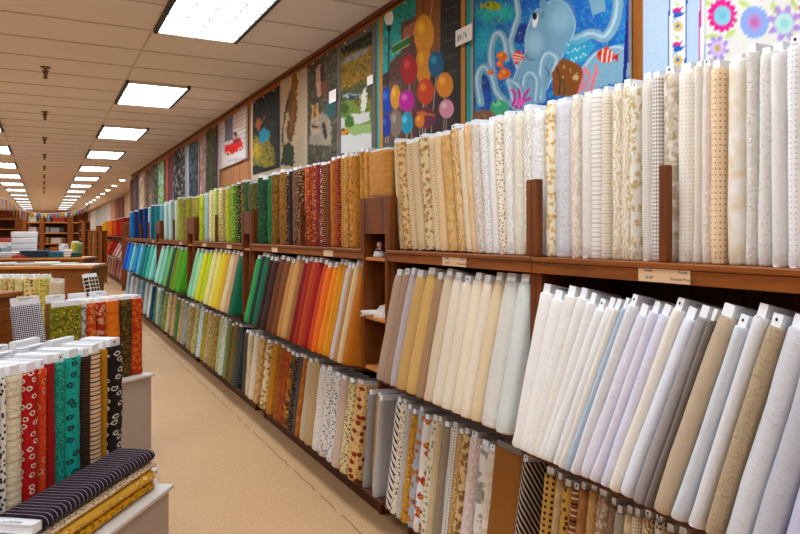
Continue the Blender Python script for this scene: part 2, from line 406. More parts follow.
F = fabric
def sol(c, wr=.3): return F('solid', c, wr=wr)
BAYS = {'A': 'nearest bay at right edge', 'B': 'beige bay right of cubby', 'C': 'orange bay left of cubby',
        'D': 'green and yellow bay', 'E': 'aqua and lime bay', 'F': 'farthest blue bay', 'G': 'far red and yellow rack'}
ROWN = {1: 'top shelf', 2: 'middle rack', 3: 'bottom rack'}
BAYR = {'A': (.25, 1.978), 'B': (1.982, 3.158), 'C': (3.475, 5.80), 'D': (6.06, 8.33), 'E': (8.72, 11.0), 'F': (11.32, 15.7)}
GEO = {1: dict(X=1.63, base=(1.63, 1.517), ry=0, tab=.024), 2: dict(X=1.60, base=(1.485, .867), ry=R(11.9), tab=.034, zs=.995), 3: dict(X=1.60, base=(1.535, .203), ry=R(6.8), tab=.024, zs=.97)}
def row(bay, r, items, end, cap=.12, lean=None, X=None, base=None, ry=None):
    g = GEO[r]; X = X or g['X']; base = base or g['base']; ry = g['ry'] if ry is None else ry
    n = len(items); lo, hi = BAYR[bay]; mg = .003 if r == 1 else .032; lo += mg; hi -= mg
    e = [YX(it[0], X) for it in items]+[YX(end, X)]; top, bot = e[0], e[-1]; nt, nb = min(top, hi), max(bot, lo)
    fit = lambda y: nb+(y-bot)*(nt-nb)/(top-bot)
    for i, it in enumerate(items):
        px, words, look = it[:3]; opt = it[3] if len(it) > 3 else {}
        pn = items[i+1][0] if i+1 < n else end
        if 'to' in opt: pn = opt['to']
        ya, yb = fit(YX(px, X)), fit(YX(pn, X))
        t = min(cap, (ya-yb)*.93); yc = ya-(ya-yb)*.5 if t < cap else ya-t*.55
        lab = '%s bolt, %s from left, %s, %s' % (words, ORD[i+1], ROWN[r], BAYS[bay])
        grp = 'fabric bolts on the %s of the %s' % (ROWN[r], BAYS[bay])
        rx = R(lean(i/max(1, n-1))+random.uniform(-.35, .35)) if lean else R(random.uniform(-.4, .4))
        # a lean about X swings the top along Y : keep the base where the shelf is
        H = .28
        if opt.get('broad'):
            th = .05; b = bolt((base[0]+.03, ya-.5*(ya-yb)+.095, base[1]), th, look, lab.replace(' bolt', ' bolt turned flat side out', 1)[:200], grp, ry=ry, rz=0, tab=g['tab'], core=opt.get('core', CARD))
            M = Matrix.Rotation(ry, 3, 'Y') @ Matrix.Rotation(-PI/2, 3, 'Z'); b.rotation_euler = M.to_euler()
        else:
            dx = random.uniform(-.006, .012) if r == 1 else random.uniform(-.004, .007); hz = opt.get('hz', random.uniform(.975, 1.03))*g.get('zs', 1)
            bolt((base[0]+dx, yc+ (0 if r == 1 else math.sin(rx)*.5), base[1]+abs(math.sin(rx))*t*.45), t, look, lab, grp, ry=ry, rx=rx, tab=g['tab'] if r > 1 else random.choice((.016, .024, .024)), zs=hz, core=opt.get('core', CARD), zoff=.0005)
# top shelf, nearest bay (white on white prints)
row('A', 1, [
 (541, 'ivory and gold floral', F('floral', '#efe4cc', '#dcc091', '#cfa86c', .7)), (551, 'plain pale grey', F('scatter', '#d4d3d8', '#c8c8cf', '#dcdce0')),
 (566, 'cream damask', F('leaf', '#e6ddd2', '#d8c9b6')), (575, 'ivory crinkled', sol('#e9e3dc', .6)), (586, 'white with fine crossbars', F('hstripe', '#ebe7e2', '#d4ccc4', '#cfc6bd', .7)),
 (598, 'cream self-striped', F('hstripe', '#e7dfd2', '#dccdb8', '#d2c1a8', .5)), (606, 'cream leaf print', F('leaf', '#ece5d8', '#d8c8a8')),
 (616, 'cream branch print', F('leaf', '#ede6d9', '#d5c3a2', None, 1.0)), (626, 'ivory sprig print', F('floral', '#ece6da', '#d5c5a4', '#c5b084', .9)),
 (634, 'grey and white checked', F('check', '#ece8e2', '#cfc6bc', None, .9)), (646, 'white and grey trellis', F('check', '#ebe7e2', '#b0a79f', None, 1.9)),
 (657, 'taupe blotched', F('mottled', '#e6ded2', '#b8a68c', None, .8)),
 (671, 'cream with small buff spots', F('spots', '#f0eae0', '#d0b898', None, .7), {}), (688, 'plain cream', F('dots', '#ebe3d8', '#e0d5c5', None, .5)),
 (697, 'ivory loosely wrapped', sol('#efe8df', .7)), (707, 'peach with small brown sprigs', F('spots', '#f2dabc', '#a87850')),
 (719, 'ivory blotched floral', F('mottled', '#efece6', '#e6dac2', None, 1.9)), (738, 'ivory rippled', sol('#ece8e2', .9)),
 (751, 'white tone on tone', F('scatter', '#e7e5e2', '#d8d5d2', '#dedbd7', .9)), (766, 'plain white', sol('#eceae8', .4)),
 (783, 'white with grey flecks', F('spots', '#f2f1f2', '#b4b3ba', None, .8)), (803, 'white swirl print', F('leaf', '#ebe9e7', '#d9d6d2'))], 822,
 lean=lambda u: .2)
row('B', 1, [
 (393, 'pale tan edge', F('mottled', '#e6d3ae', '#d4b98c')), (399, 'gold and tan floral', F('floral', '#dcc096', '#b98d52', '#a2753e', .6)),
 (406, 'tan crosshatched', F('hstripe', '#e2cfae', '#c3a679', '#b3925f', .4)), (413, 'tan check', F('check', '#ead9bb', '#c0a074', None, .8)),
 (421, 'tan rose print', F('floral', '#ddc8a4', '#b4925f', '#93703f', .7)), (430, 'pale tan sprig', F('scatter', '#e4d1b0', '#bb9a6a', '#c9ab7c', .6)),
 (437, 'buff plain', sol('#e4caa2')), (444, 'golden tan', F('mottled', '#dbb885', '#caa168', None, .8)), (452, 'tan leaf', F('leaf', '#dec196', '#c39e6a')),
 (460, 'cream and tan check', F('check', '#eee2cf', '#dcc6a4', None, .8)), (467, 'peach banded', F('mottled', '#ebcfae', '#dfb88a', None, 1.5)),
 (473, 'pale grey cream', F('leaf', '#dfd6cc', '#c9bcae')), (481, 'white with grey flecks', F('scatter', '#e8e5e1', '#bdb6b1', '#cbc4be', .6)),
 (488, 'plain white', sol('#eceae6')), (495, 'cream with dark leaves', F('scatter', '#ebe2d2', '#bca57e', '#ac9670', .9)), (502, 'white leaf', F('leaf', '#ebe8e2', '#dcd6cb')),
 (510, 'cream crinkled', sol('#ece3d4', .9)), (519, 'white damask', F('leaf', '#eeebe5', '#d3cabb', None, .8)), (529, 'white rumpled', sol('#efedea', 1.0))], 541,
 lean=lambda u: -7.5 if u < .5 else -7.5+14*(u-.5))
row('C', 1, [
 (256, 'dark green print', F('mottled', '#17442c', '#2e6b40', '#0d2a1c')), (260.5, 'bottle green', F('scatter', '#123a28', '#35744a', '#0a2417')), (264.5, 'bright green', F('leaf', '#2c7a40', '#1b5a30')),
 (269, 'brown and green', F('mottled', '#6d4a1c', '#8a6426', '#4a3a14')), (278, 'golden brown', F('mottled', '#7a5420', '#93662a')), (283, 'dark brown with tan dots', F('scatter', '#2e1b12', '#b28c58', '#7d5830')),
 (286, 'very dark brown', sol('#2b1712')), (289.5, 'chocolate scroll print', F('leaf', '#2d1a12', '#93694a', None, .6)), (295, 'brown vine print', F('floral', '#3b2416', '#8c6238', '#b2854f', .6)),
 (303.5, 'rust print', F('scatter', '#a04a22', '#d68b55', '#6e2a12')), (308.5, 'brick red dotted', F('scatter', '#8e3a20', '#d9a07a', '#5c2014')), (313, 'deep red brown', F('mottled', '#6a1f17', '#8f3a26')),
 (317, 'red and white sprig', F('scatter', '#7a2620', '#eadbd0', '#c28f80')), (320.5, 'dark brown with gold squares', F('hstripe', '#3a1c10', '#c08a40', '#a2692c', .6)), (325, 'brown twill', F('diag', '#5b2c16', '#8b4e28', None, .5)),
 (329, 'orange brown', F('mottled', '#a05c22', '#bb7430')), (334.5, 'brick red', F('scatter', '#8f3c1e', '#b86a42', '#6e2812')), (339, 'tan striped', F('hstripe', '#c99a58', '#8c5a28', '#7a4a1f', .5)),
 (343, 'tan dotted', F('scatter', '#c89a5c', '#93642e', '#e0bd88')), (346.5, 'golden mottled', F('mottled', '#b98238', '#d0a058', '#93602a')), (352, 'old gold', F('leaf', '#bd8840', '#a06c2c')),
 (357, 'gold and tan', F('mottled', '#caa058', '#b27f3c')), (361.5, 'honey tan', F('mottled', '#c78f4a', '#d6a868'))], 366, lean=lambda u: .6-2*u)
row('D', 1, [
 (195.5, 'yellow green', F('mottled', '#b8c04c', '#9aa83a')), (201, 'blue grey', sol('#9fb4b4')), (206, 'cream with pink dots', F('scatter', '#dccf9e', '#c27a68', '#8a9a4c')), (211, 'pale green', F('leaf', '#c9d48c', '#9eb85a')),
 (216.5, 'cream with red sprigs', F('scatter', '#e0d29c', '#9c4030', '#4e7438')), (223, 'lime', F('mottled', '#a9b23c', '#c3c857')), (229, 'leaf green print', F('scatter', '#7ba83c', '#2a4c1c', '#d4d88c')),
 (234, 'black and green', F('scatter', '#23281a', '#6c9a3a', '#b5b860')), (238, 'olive brown', F('mottled', '#4d4a1e', '#7a7432')), (242, 'forest green', F('leaf', '#2b6636', '#1c4a28'))], 246)
row('E', 1, [
 (160.5, 'pale aqua', sol('#b4d2c8')), (166.5, 'ice blue', sol('#bcd8d6')), (172, 'mint white', sol('#cfe2d4')), (175, 'yellow green print', F('scatter', '#b3bc5c', '#6d8a34', '#dcdc92')),
 (180.5, 'olive brown', F('mottled', '#7d7034', '#9c9048')), (184.5, 'olive yellow', F('mottled', '#a8a448', '#8d8a36'))], 188.5)
row('F', 1, [
 (126.8, 'bright blue', sol('#1b86c8')), (131.5, 'navy', sol('#1a2f66')), (136, 'deep navy', sol('#16264f')), (141.3, 'royal blue', F('mottled', '#1c4d94', '#16356c')), (146.3, 'pale sky', sol('#a8d0e0')),
 (149.5, 'teal print', F('mottled', '#1a7c8a', '#0e5668')), (154, 'dark teal', F('mottled', '#15606e', '#2a8a92'))], 160)
# middle rack : plain cottons leaning back
row('A', 2, [
 (534, 'cream', sol('#f1eeea')), (546, 'warm white', sol('#f2efeb')), (559, 'ivory rumpled', sol('#f1eeea', .5)), (571, 'off-white', sol('#eeebe7')), (581, 'bright white', sol('#f3f2f1')),
 (590, 'clean white', sol('#f3f3f3')), (599, 'white crinkled', sol('#f3f2f2', .5)), (608, 'pale cream', sol('#f1ede5')), (615.5, 'light blue', sol('#c3d4e6')), (621, 'cool white', sol('#ecedf1', .5)),
 (630, 'lilac white crumpled', sol('#e9e8f3', .6)), (642, 'lilac white', sol('#e6e5f2')), (652, 'pale lavender', sol('#e3e3f3', .5)), (664, 'ivory', sol('#f0eae0')), (676, 'blue white', sol('#e5e9f4')),
 (691, 'mid grey', sol('#a9a3a2')), (704.5, 'dark grey narrow', sol('#8e8783')), (711, 'taupe', sol('#c5b49e')), (731, 'pale blue grey', sol('#d8dde4')), (746, 'light silver', sol('#e2e2e6')),
 (762, 'khaki crumpled', sol('#bdab90', .9)), (781, 'soft grey', sol('#d6d6dc')), (808, 'silver grey', sol('#c4c5cd')), (838, 'pale lilac grey', sol('#c9cae0')), (868, 'white end', sol('#dedee6'))], 900,
 lean=lambda u: 2.5+11.5*min(1, u/.2)-6*max(0, u-.6)/.4, base=(1.462, .850))
row('B', 2, [
 (389.5, 'greyish taupe', sol('#b39a86')), (397.5, 'mushroom brown', sol('#a78b76')), (404.5, 'lilac grey', sol('#bdb2b4')), (410, 'mustard tan', sol('#c8a670')), (420, 'golden tan', sol('#d2ae74')),
 (431, 'brown taupe', sol('#a98b6c')), (439, 'pale beige', sol('#dac8b0')), (448, 'ivory', sol('#e6dac8')), (458, 'light cream', sol('#e8dcc8')), (468, 'pale yellow cream', sol('#ece0c8')),
 (478, 'cream loosely wrapped', sol('#ecdfcb', .6)), (488, 'buff cream', sol('#e4d0b0')), (498, 'grey white', sol('#dcd9d2', .5)), (514, 'pale grey green', sol('#d6dad6'))], 528)
row('C', 2, [
 (255.7, 'mid green', sol('#3f9a5c')), (259.5, 'black green', sol('#12352c')), (264.5, 'spruce green', sol('#1f6a4c')), (268.5, 'black brown', sol('#2f1a16')), (273, 'dark chocolate', sol('#40211a')), (279, 'chestnut', sol('#6d3c1e')),
 (285, 'coffee brown', sol('#7c4a26')), (290.5, 'tan', sol('#b98a56')), (295.6, 'camel', sol('#c59a66')), (300.5, 'light brown', sol('#9a6c44')),
 (304.8, 'crimson', sol('#821b12')), (309, 'rust red', sol('#9c321a')), (314, 'burnt orange', sol('#b34c1e')), (319, 'scarlet', sol('#a02a16')), (324, 'deep orange', sol('#c25018')), (329.5, 'bright orange', sol('#e0761a')),
 (335, 'amber', sol('#e08c1c')), (340.4, 'golden yellow', sol('#dd981e')), (345, 'mustard', sol('#c98f2c')), (350, 'lilac white', sol('#cfc3c2')), (355, 'tan with grey', sol('#b58d62')), (359.5, 'cream', sol('#e0c8a0')),
 (363, 'caramel brown wide', sol('#b9742c', .5))], 369)
row('D', 2, [
 (194, 'mint', sol('#8fc9a0')), (198, 'pale mint', sol('#a9d3a6')), (202, 'lemon yellow', sol('#cfcf2e')), (207, 'lime yellow', sol('#b9cc3c')), (212, 'cream yellow', sol('#dfd9a0')), (217, 'soft yellow', sol('#e3da7c')),
 (222, 'bright yellow', sol('#e2cc22')), (226.7, 'straw', sol('#d4b04e')), (230.5, 'cream', sol('#ded0a8')), (235, 'pinkish tan', sol('#c7a184')), (239.5, 'dark emerald wide', sol('#0f6a4c'))], 246, cap=.16)
row('E', 2, [
 (160.5, 'pale aqua', sol('#a3d6c8')), (165, 'mint green', sol('#8ccfae')), (169.3, 'light green', sol('#79b878')), (172.5, 'dark green', sol('#1f5536')), (176, 'olive', sol('#7c8a2c')), (179.3, 'grass green', sol('#6fa82e')), (183.8, 'apple green', sol('#57a436'))], 188.5, cap=.2)
row('F', 2, [
 (126.5, 'royal blue', sol('#1f5fd0')), (130, 'azure', sol('#1f86d8')), (133.5, 'light aqua', sol('#7fcadc')), (138, 'cobalt', sol('#1b7fc0')), (141.5, 'sky blue', sol('#6cc0dc')), (145, 'teal', sol('#14808c')),
 (148.5, 'deep teal', sol('#16908c')), (152.5, 'sea green', sol('#5cbca8')), (156.3, 'pale turquoise', sol('#8ed0c6'))], 160, cap=.2)
# bottom rack : small prints
row('A', 3, [
 (534, 'gold with big brown dots', F('dots', '#c9a25c', '#3c2418', None, 1.2)), (546.5, 'beige narrow', F('mottled', '#d6bd98', '#c4a67c')), (553, 'gold with brown blobs', F('scatter', '#c9a25c', '#4c3020', '#5c3c28', 1.6)),
 (563, 'brown and cream striped', F('hstripe', '#8b5b3b', '#dcc3a2', '#3b2016', .9)), (571.5, 'tan brown', F('mottled', '#a8754c', '#b98a60')), (578.5, 'light tan', F('leaf', '#c9a678', '#b48c5c')),
 (588, 'taupe white sprig', F('floral', '#a58a74', '#cdbba8', '#d9cab8', .5)), (600.5, 'taupe brown', F('leaf', '#9c7f68', '#7e6350')), (608.5, 'grey check', F('check', '#cfc6ba', '#7e7268', None, .7)),
 (617, 'cream tan', F('mottled', '#e0cfae', '#cbb48c')), (626, 'cream dotted', F('dots', '#e8dcc4', '#a8906a', None, .6)), (634.5, 'cream with brown script', F('leaf', '#e4d4b2', '#8f6f44', None, .8)),
 (645, 'white with brown sprigs', F('scatter', '#ded8d0', '#6d5848', '#8f7c6c')), (657, 'tan leaf', F('floral', '#b59878', '#8d6f50', '#d8c2a0')), (669, 'cream plain', sol('#e2d6c4')), (683, 'brown print', F('leaf', '#8a6848', '#c8ab84')),
 (698, 'grey print', F('scatter', '#bdb6ae', '#6e655e', '#8d857d'))], 712)
row('B', 3, [
 (388, 'white with black arrows', F('diag', '#e2ddd4', '#2c2220', None, 1.6)), (394, 'cream with grey spots', F('scatter', '#e4dccb', '#6e6a6c', '#b48f50', 1.1)), (400, 'grey gingham', F('check', '#e4e0da', '#85807e', None, .9)),
 (405.5, 'golden yellow print', F('floral', '#c99c46', '#a4702a', '#e2c58a')), (410.5, 'grey blue floral', F('floral', '#aab6c4', '#c8883c', '#5a6c86', 1.2)), (417, 'white bold floral', F('floral', '#e4e0da', '#a83a24', '#d49a3c', 1.5)),
 (424, 'cream with blue green motifs', F('motif', '#e2dac6', '#7c9a98', '#b09a5c', .9)), (431.5, 'cream with brown dots', F('dots', '#dccbaa', '#8e7450', None, .6)), (437, 'grey brown gingham', F('check', '#b5a893', '#6f6152', None, .7)),
 (444, 'white with black dots', F('dots', '#e6e2dc', '#2a2628', None, .7)), (451.5, 'tan leaf', F('leaf', '#cfb080', '#a4834e')), (457.5, 'brown cream print', F('floral', '#d4bb90', '#8e6c42', '#74542f')),
 (464.5, 'pale pink', F('leaf', '#ded0cc', '#cfbdb8')), (474, 'white with grey roses', F('floral', '#e0dcd6', '#a8a49e', '#8f8a84', 1.8)), (484.5, 'cream mottled', F('mottled', '#e2d8ca', '#cdbfab')),
 (493.5, 'brown', sol('#94632f', .4), {'broad': 1, 'core': CARDG, 'to': 516}), (518.5, 'brown and cream diagonal', F('diag', '#241614', '#cbbcae', None, 1.1))], 526)
row('C', 3, [
 (250, 'cream edged', sol('#ddd2bc')), (255, 'tan floral', F('floral', '#cba878', '#a07a48', '#e2c79c')), (262.5, 'cream floral', F('floral', '#ddc9a2', '#ad8a54', '#8d6a38')), (269.5, 'gold', F('leaf', '#c08a30', '#a87224')),
 (277, 'orange brown', F('mottled', '#a86420', '#8b4a16')), (282.5, 'rust', F('mottled', '#8f3c14', '#ad5a24')), (288, 'gold and black blotched', F('mottled', '#a07020', '#3a2a14', '#c89438', 1.2)), (293.5, 'black print', F('scatter', '#2a2220', '#6a5848', '#8d7a64')),
 (298, 'charcoal check', F('check', '#332a2a', '#6c6460')), (302.5, 'rust brown', F('mottled', '#a05c20', '#b97a38')), (306, 'cream small check', F('check', '#ddd0b8', '#a09078', None, .8)), (312, 'tan crosshatch', F('plaid', '#cdb48c', '#a4885c', None, .5)),
 (319, 'white', F('scatter', '#e4e0da', '#c9c2ba', '#d4cdc4')), (327, 'white with grey sprigs', F('scatter', '#e2ded8', '#7e7a78', '#a09a94', 1.1)), (335, 'white with blue sprigs', F('scatter', '#e0dfdd', '#5c6c86', '#8f8f94', 1.2)),
 (343.5, 'pinkish dotted', F('dots', '#d8c4b6', '#a88a7c', None, .5)), (351.5, 'cream with black spots', F('scatter', '#dccba0', '#2e2a22', '#7c8a5c', 1.2)), (360, 'tan with red flower rings', F('motif', '#d8b680', '#9c2c1c', '#7a4420', 1.5))], 370.5)
row('D', 3, [
 (190, 'olive cream', F('mottled', '#c6bf88', '#9c9858')), (195, 'pale blue', F('scatter', '#c3d2d4', '#8fa6ac', '#dfe6e4')), (199, 'yellow olive', F('mottled', '#b8a848', '#948430')), (203.5, 'brown cream', F('scatter', '#b8a078', '#6c5434', '#d8c8a0')),
 (208.5, 'olive tan', F('leaf', '#b6a868', '#8a7a3c')), (213, 'tan brown', F('mottled', '#a8885a', '#86683c')), (217.5, 'pale green', F('leaf', '#bcc8a0', '#8fa46c')), (222, 'grey green', F('scatter', '#c9cfc4', '#7d9478', '#9fae9a')),
 (226.5, 'green check', F('check', '#8f9a6c', '#56683c')), (231, 'brown green', F('mottled', '#6c5c30', '#4a5a2c')), (235, 'rusty green', F('mottled', '#5c6a34', '#8a5a30')), (239.5, 'charcoal plaid', F('plaid', '#2c302e', '#5c625c', None, .7))], 248, cap=.16)
row('E', 3, [
 (160, 'green grey', F('mottled', '#7d9480', '#5c7864')), (164, 'olive', F('mottled', '#98a060', '#76803c')), (168, 'cream tan', F('mottled', '#d3c9a6', '#b8aa80')), (173, 'brown cream', F('scatter', '#c6ac80', '#8c6c44', '#ddcaa4')),
 (177.5, 'green', sol('#4f8448')), (181, 'beige', F('leaf', '#cbb890', '#a89468')), (185, 'grey print', F('scatter', '#a6aaa0', '#6c7068', '#c8ccc0'))], 190, cap=.2)
row('F', 3, [
 (126.5, 'pale blue', sol('#b0cfe0')), (130.5, 'white', sol('#d9dfe2')), (135, 'grey white', F('scatter', '#c4c8cc', '#8c9096', '#e0e2e4')), (140.5, 'light blue', F('mottled', '#9cc4d4', '#7aa6bc')), (146, 'pale grey blue', sol('#c6d6da')),
 (151, 'ice white', sol('#d4dedc')), (154, 'navy teal', sol('#1d4a60')), (157.5, 'teal green', sol('#3d7c74'))], 160, cap=.2)
# extra boards standing at the foot of the cubby column
for i, (yy, words, m, dx) in enumerate([(3.43, 'grey wrapped', sol('#9b9796'), .03), (3.36, 'tan', sol('#b98a50'), .05), (3.28, 'pale grey', sol('#b9b6b6'), .02)]):
    bolt((1.535+dx, yy, .197), .05, m, '%s bolt standing at the foot of the narrow cubby column' % words, 'fabric bolts at the foot of the cubby', ry=R(4), tab=.024, zs=.93)

for i, (yy, tk, words, m) in enumerate([(5.975, .10, 'dark plaid', F('plaid', '#34322e', '#6a665c', None, .7)), (5.865, .09, 'pale cream', F('leaf', '#dcd0b4', '#c0b08c')), (8.62, .14, 'olive cream', F('mottled', '#b8b080', '#90884c')), (8.44, .15, 'brown print', F('scatter', '#8c6c44', '#d8c8a0')),
  (11.23, .12, 'cream tan', F('mottled', '#cfc4a4', '#b0a47c')), (11.08, .12, 'pale teal', F('mottled', '#a0bcb8', '#6c9490'))]):
    bolt((1.55, yy, .197), tk, m, '%s bolt at the foot of the brown column %s' % (words, ['beside the dark green bolts', 'between lime and yellow bolts', 'beside the turquoise bolts'][i//2]), 'fabric bolts at the feet of the farther columns', ry=R(4), tab=.024, zs=.96)
# ------------------------------------------------------------------ shelving units
def text(body, size, mat, parent, M, name='lettering', ext=.0002, align='LEFT'):
    cu = bpy.data.curves.new('t', 'FONT'); cu.body = body; cu.size = size; cu.extrude = ext; cu.align_x = align; cu.resolution_u = 3
    o = bpy.data.objects.new('t', cu); C.objects.link(o); bpy.context.view_layer.update()
    me = bpy.data.meshes.new_from_object(o.evaluated_get(bpy.context.evaluated_depsgraph_get()))
    bpy.data.objects.remove(o); me.materials.clear(); me.materials.append(mat); me.transform(M)
    return link(name, me, parent)
TXT = plain('label_ink', '#4a3430', .7)
def shelf_label(parent, y, w_, detail):
    g = MB().box((1.5805, y-w_/2, 1.460), (1.5825, y+w_/2, 1.506)).build('shelf_label', plain('label_card', '#dcb992', .6), parent)
    if detail:
        # face looks towards -X : reading direction is -Y
        B = Matrix(((0, 0, -1, 1.5803), (-1, 0, 0, 0), (0, 1, 0, 0), (0, 0, 0, 1)))
        L = [('Solids', .013, .036, 1.489), ('36-45"', .012, .034, 1.469), ('Prints', .013, -.048, 1.488), ('Priced as Marked', .0115, -.022, 1.468)]
        for s, sz, dy, z in L:
            M = B.copy(); M[1][3] = y+dy*(w_/.17) + (.03 if dy > 0 else 0); M[2][3] = z; text(s, sz, TXT, g, M)
    return g
def shelving_unit(bay, ya, yb, label, dividers, labels):
    """one run between two uprights, from ya (near) to yb"""
    t = thing('shelving_unit', label, 'shelving unit', (0, 0, 0), 0, 'wall shelving units')
    MB().box((1.585, ya+.031, 1.499), (1.985, yb-.031, 1.516), bev=.002).build('top_shelf', W_SHELF, t)
    MB().box((1.583, ya+.0005, 1.458), (1.601, yb-.0005, 1.498), bev=.002).box((1.576, ya+.0005, 1.4985), (1.6, yb-.0005, 1.5165), bev=.003).build('shelf_fascia', W_SHELF, t)
    MB().box((1.975, ya, .0), (1.995, yb, 1.44)).build('back_panel', W_DARK, t)
    for y in (ya, yb-.03):
        v = []; prof = [(1.604, 1.498), (1.604, .87), (1.70, .80), (1.70, .0), (1.97, 0), (1.97, 1.498)]
        n = len(prof); vs = [(a, y, b) for a, b in prof]+[(a, y+.03, b) for a, b in prof]
        MB().add(vs, [list(range(n)), list(range(2*n-1, n-1, -1))]+[(i, n+i, n+(i+1) % n, (i+1) % n) for i in range(n)]).build('upright', W_UP, t)
        MB().box((1.583, y-.0005, 1.518), (1.612, y+.0305, 1.80), bev=.003).build('post', W_UP, t)
    for (bx, bz, ry) in (((1.462, .850) if bay == 'A' else (1.485, .867))+(R(11.9),), (1.535, .203, R(6.8))):
        M = Matrix.Translation((bx, 0, bz)) @ Matrix.Rotation(ry, 4, 'Y')
        MB().box((.05 if bz > .5 else .03, ya+.031, -.018), (.2, yb-.031, -.001), M=M, bev=.002).build('rack_ledge', W_DARK, t)
        z1 = .40 if bz > .5 else .30
        MB().box((.196, ya+.031, .0), (.206, yb-.031, z1*.5), M=M).build('back_rest', W_DARK, t)
    MB().box((1.705, ya+.031, .0), (1.72, yb-.031, .165)).build('kick_board', W_DARK, t)
    for y in dividers: MB().box((1.584, y-.014, 1.518), (1.612, y+.014, 1.80), bev=.003).build('divider_post', W_UP, t)
    for y, wd, det in labels: shelf_label(t, y, wd, det)
    return t
def yx(px): return YX(px, 1.6)
shelving_unit('A', .25, 1.978, 'brown wooden wall shelving at the right edge holding the white bolts', [yx(666)], [(.5*(yx(643)+yx(695)), yx(643)-yx(695), True)])
shelving_unit('B', 1.982, 3.158, 'brown wooden wall shelving of beige bolts, right of the narrow cubby column', [], [(.5*(yx(446)+yx(470)), yx(446)-yx(470), True)])
shelving_unit('C', 3.475, 5.80, 'brown wooden wall shelving of brown and orange bolts, left of the cubby', [yx(302)], [(yx(331), .16, False), (yx(277), .15, False)])
shelving_unit('D', 6.06, 8.33, 'brown wooden wall shelving of green and yellow bolts', [yx(216.5)], [(yx(231), .2, False), (yx(206), .2, False)])
shelving_unit('E', 8.72, 11.0, 'brown wooden wall shelving of aqua and lime bolts', [yx(174)], [(yx(182), .2, False)])
shelving_unit('F', 11.32, 15.7, 'brown wooden wall shelving of blue bolts at the far end of the near wall', [yx(149), yx(141)], [(yx(154), .2, False)])
# cubby columns between the units
def column(ya, yb, label, niches, top=1.80):
    t = thing('cubby_column', label, 'shelf column', (0, 0, 0), 0, 'narrow wooden cubby columns')
    for y in (ya, yb-.022):
        prof = [(1.583, top), (1.583, .85), (1.75, .80), (1.75, 0), (1.97, 0), (1.97, top)]; n = 6
        vs = [(a, y, b) for a, b in prof]+[(a, y+.022, b) for a, b in prof]
        MB().add(vs, [list(range(n)), list(range(2*n-1, n-1, -1))]+[(i, n+i, n+(i+1) % n, (i+1) % n) for i in range(n)]).build('side_panel', W_UP, t)
    if ya > 3.2 or True: MB().box((1.57, ya+.0235, .178), (1.835, yb-.0235, .196), bev=.002).build('foot_shelf', W_DARK, t)
    MB().box((1.6, ya+.023, top-.02), (1.97, yb-.023, top-.001)).build('top_board', W_SHELF, t)
    MB().box((1.84, ya+.023, 0), (1.86, yb-.023, top-.021)).build('back_panel', wood('column_back', '#4a2008', '#70340c', 2, .4), t)
    MB().box((1.586, ya+.0225, 1.60), (1.599, yb-.0225, top-.001), bev=.002).build('front_panel', W_UP, t)
    for z in niches: MB().box((1.592, ya+.023, z-.018), (1.835, yb-.023, z), bev=.002).build('niche_shelf', W_LIGHT, t)
    return t
column(3.162, 3.471, 'narrow dark cubby column with small niches beside the orange bolts', (1.472, 1.146, .87))
column(5.804, 6.056, 'narrow brown column left of the dark green bolts', (1.472, .9))
column(8.334, 8.716, 'narrow brown column between the lime and the yellow bolts', (1.472, .9))
column(11.004, 11.316, 'narrow brown column beside the turquoise bolts', (1.472, .9))
# bolts standing on top of the columns, broadside to the aisle
def broad(yc, z, zs, m, lab, wd=1.0):
    b = bolt((1.66, yc+.095*wd, z), .075, m, lab, 'fabric bolts on top of the columns', tab=.024, zs=zs, Ds=wd); b.rotation_euler = (0, 0, -PI/2)
broad(3.372, 1.802, .46, F('mottled', '#c08a4a', '#cd9c5e'), 'short wide tan bolt turned flat side out on top of the cubby column', 1.25)
broad(5.93, 1.802, .44, F('mottled', '#5d5c22', '#2c3a18', '#8a7a34'), 'olive camouflage print bolt on top of the column beside dark green bolts', 1.25)
broad(8.52, 1.802, .44, F('mottled', '#a39a50', '#8a8038'), 'tan green bolt on top of the column between lime and yellow bolts', 1.7)
broad(11.16, 1.802, .44, F('mottled', '#6fa0a0', '#4c8088'), 'grey teal bolt on top of the column beside the aqua bolts', 1.4)
# little things in the cubby niches
t = thing('figurine', 'small pink and white figurine sitting in the top niche of cubby column', 'figurine', (1.622, 3.325, 1.4725))
MB().lathe([(.0005, 0), (.034, 0), (.037, .012), (.022, .034), (.012, .05), (.0005, .052)], 14).build('skirt', plain('fig_white', '#cfc4c0', .5), t)
MB().lathe([(.0005, .05), (.012, .052), (.017, .066), (.014, .08), (.0005, .086)], 12).build('head', plain('fig_pink', '#c98a80', .5), t)
MB().lathe([(.02, .028), (.026, .04), (.018, .05), (.011, .056)], 12).build('collar', plain('fig_dark', '#2c1a1e', .5), t)
for sy, z_ in ((1, .024), (-1, .05)): MB().cyl((0, .02*sy, .04), (-.02, .034*sy, z_), .006, .005, 8).build('arm', plain('fig_pink', '#c98a80'), t)
def crumple(name, lab, cat, loc, r, h, mat, seed, sq=(1, 1)):
    rr = random.Random(seed); v = []; f = []; n, k = 18, 7
    for j in range(k):
        a = j/(k-1)*PI/2
        for i in range(n):
            q_ = 1+rr.uniform(-.22, .22); v.append((r*sq[0]*math.cos(a)*math.cos(2*PI*i/n)*q_, r*sq[1]*math.cos(a)*math.sin(2*PI*i/n)*q_, max(0, h*math.sin(a)*(1+rr.uniform(-.2, .2)))))
    for j in range(k-1):
        for i in range(n): f.append((j*n+i, j*n+(i+1) % n, (j+1)*n+(i+1) % n, (j+1)*n+i))
    for i in range(n): v[i] = (v[i][0], v[i][1], 0)
    f.append(list(range(n))[::-1])
    o = MB().add(v, f, 0).build(name, mat); o.location = loc; return tag(o, lab, cat)
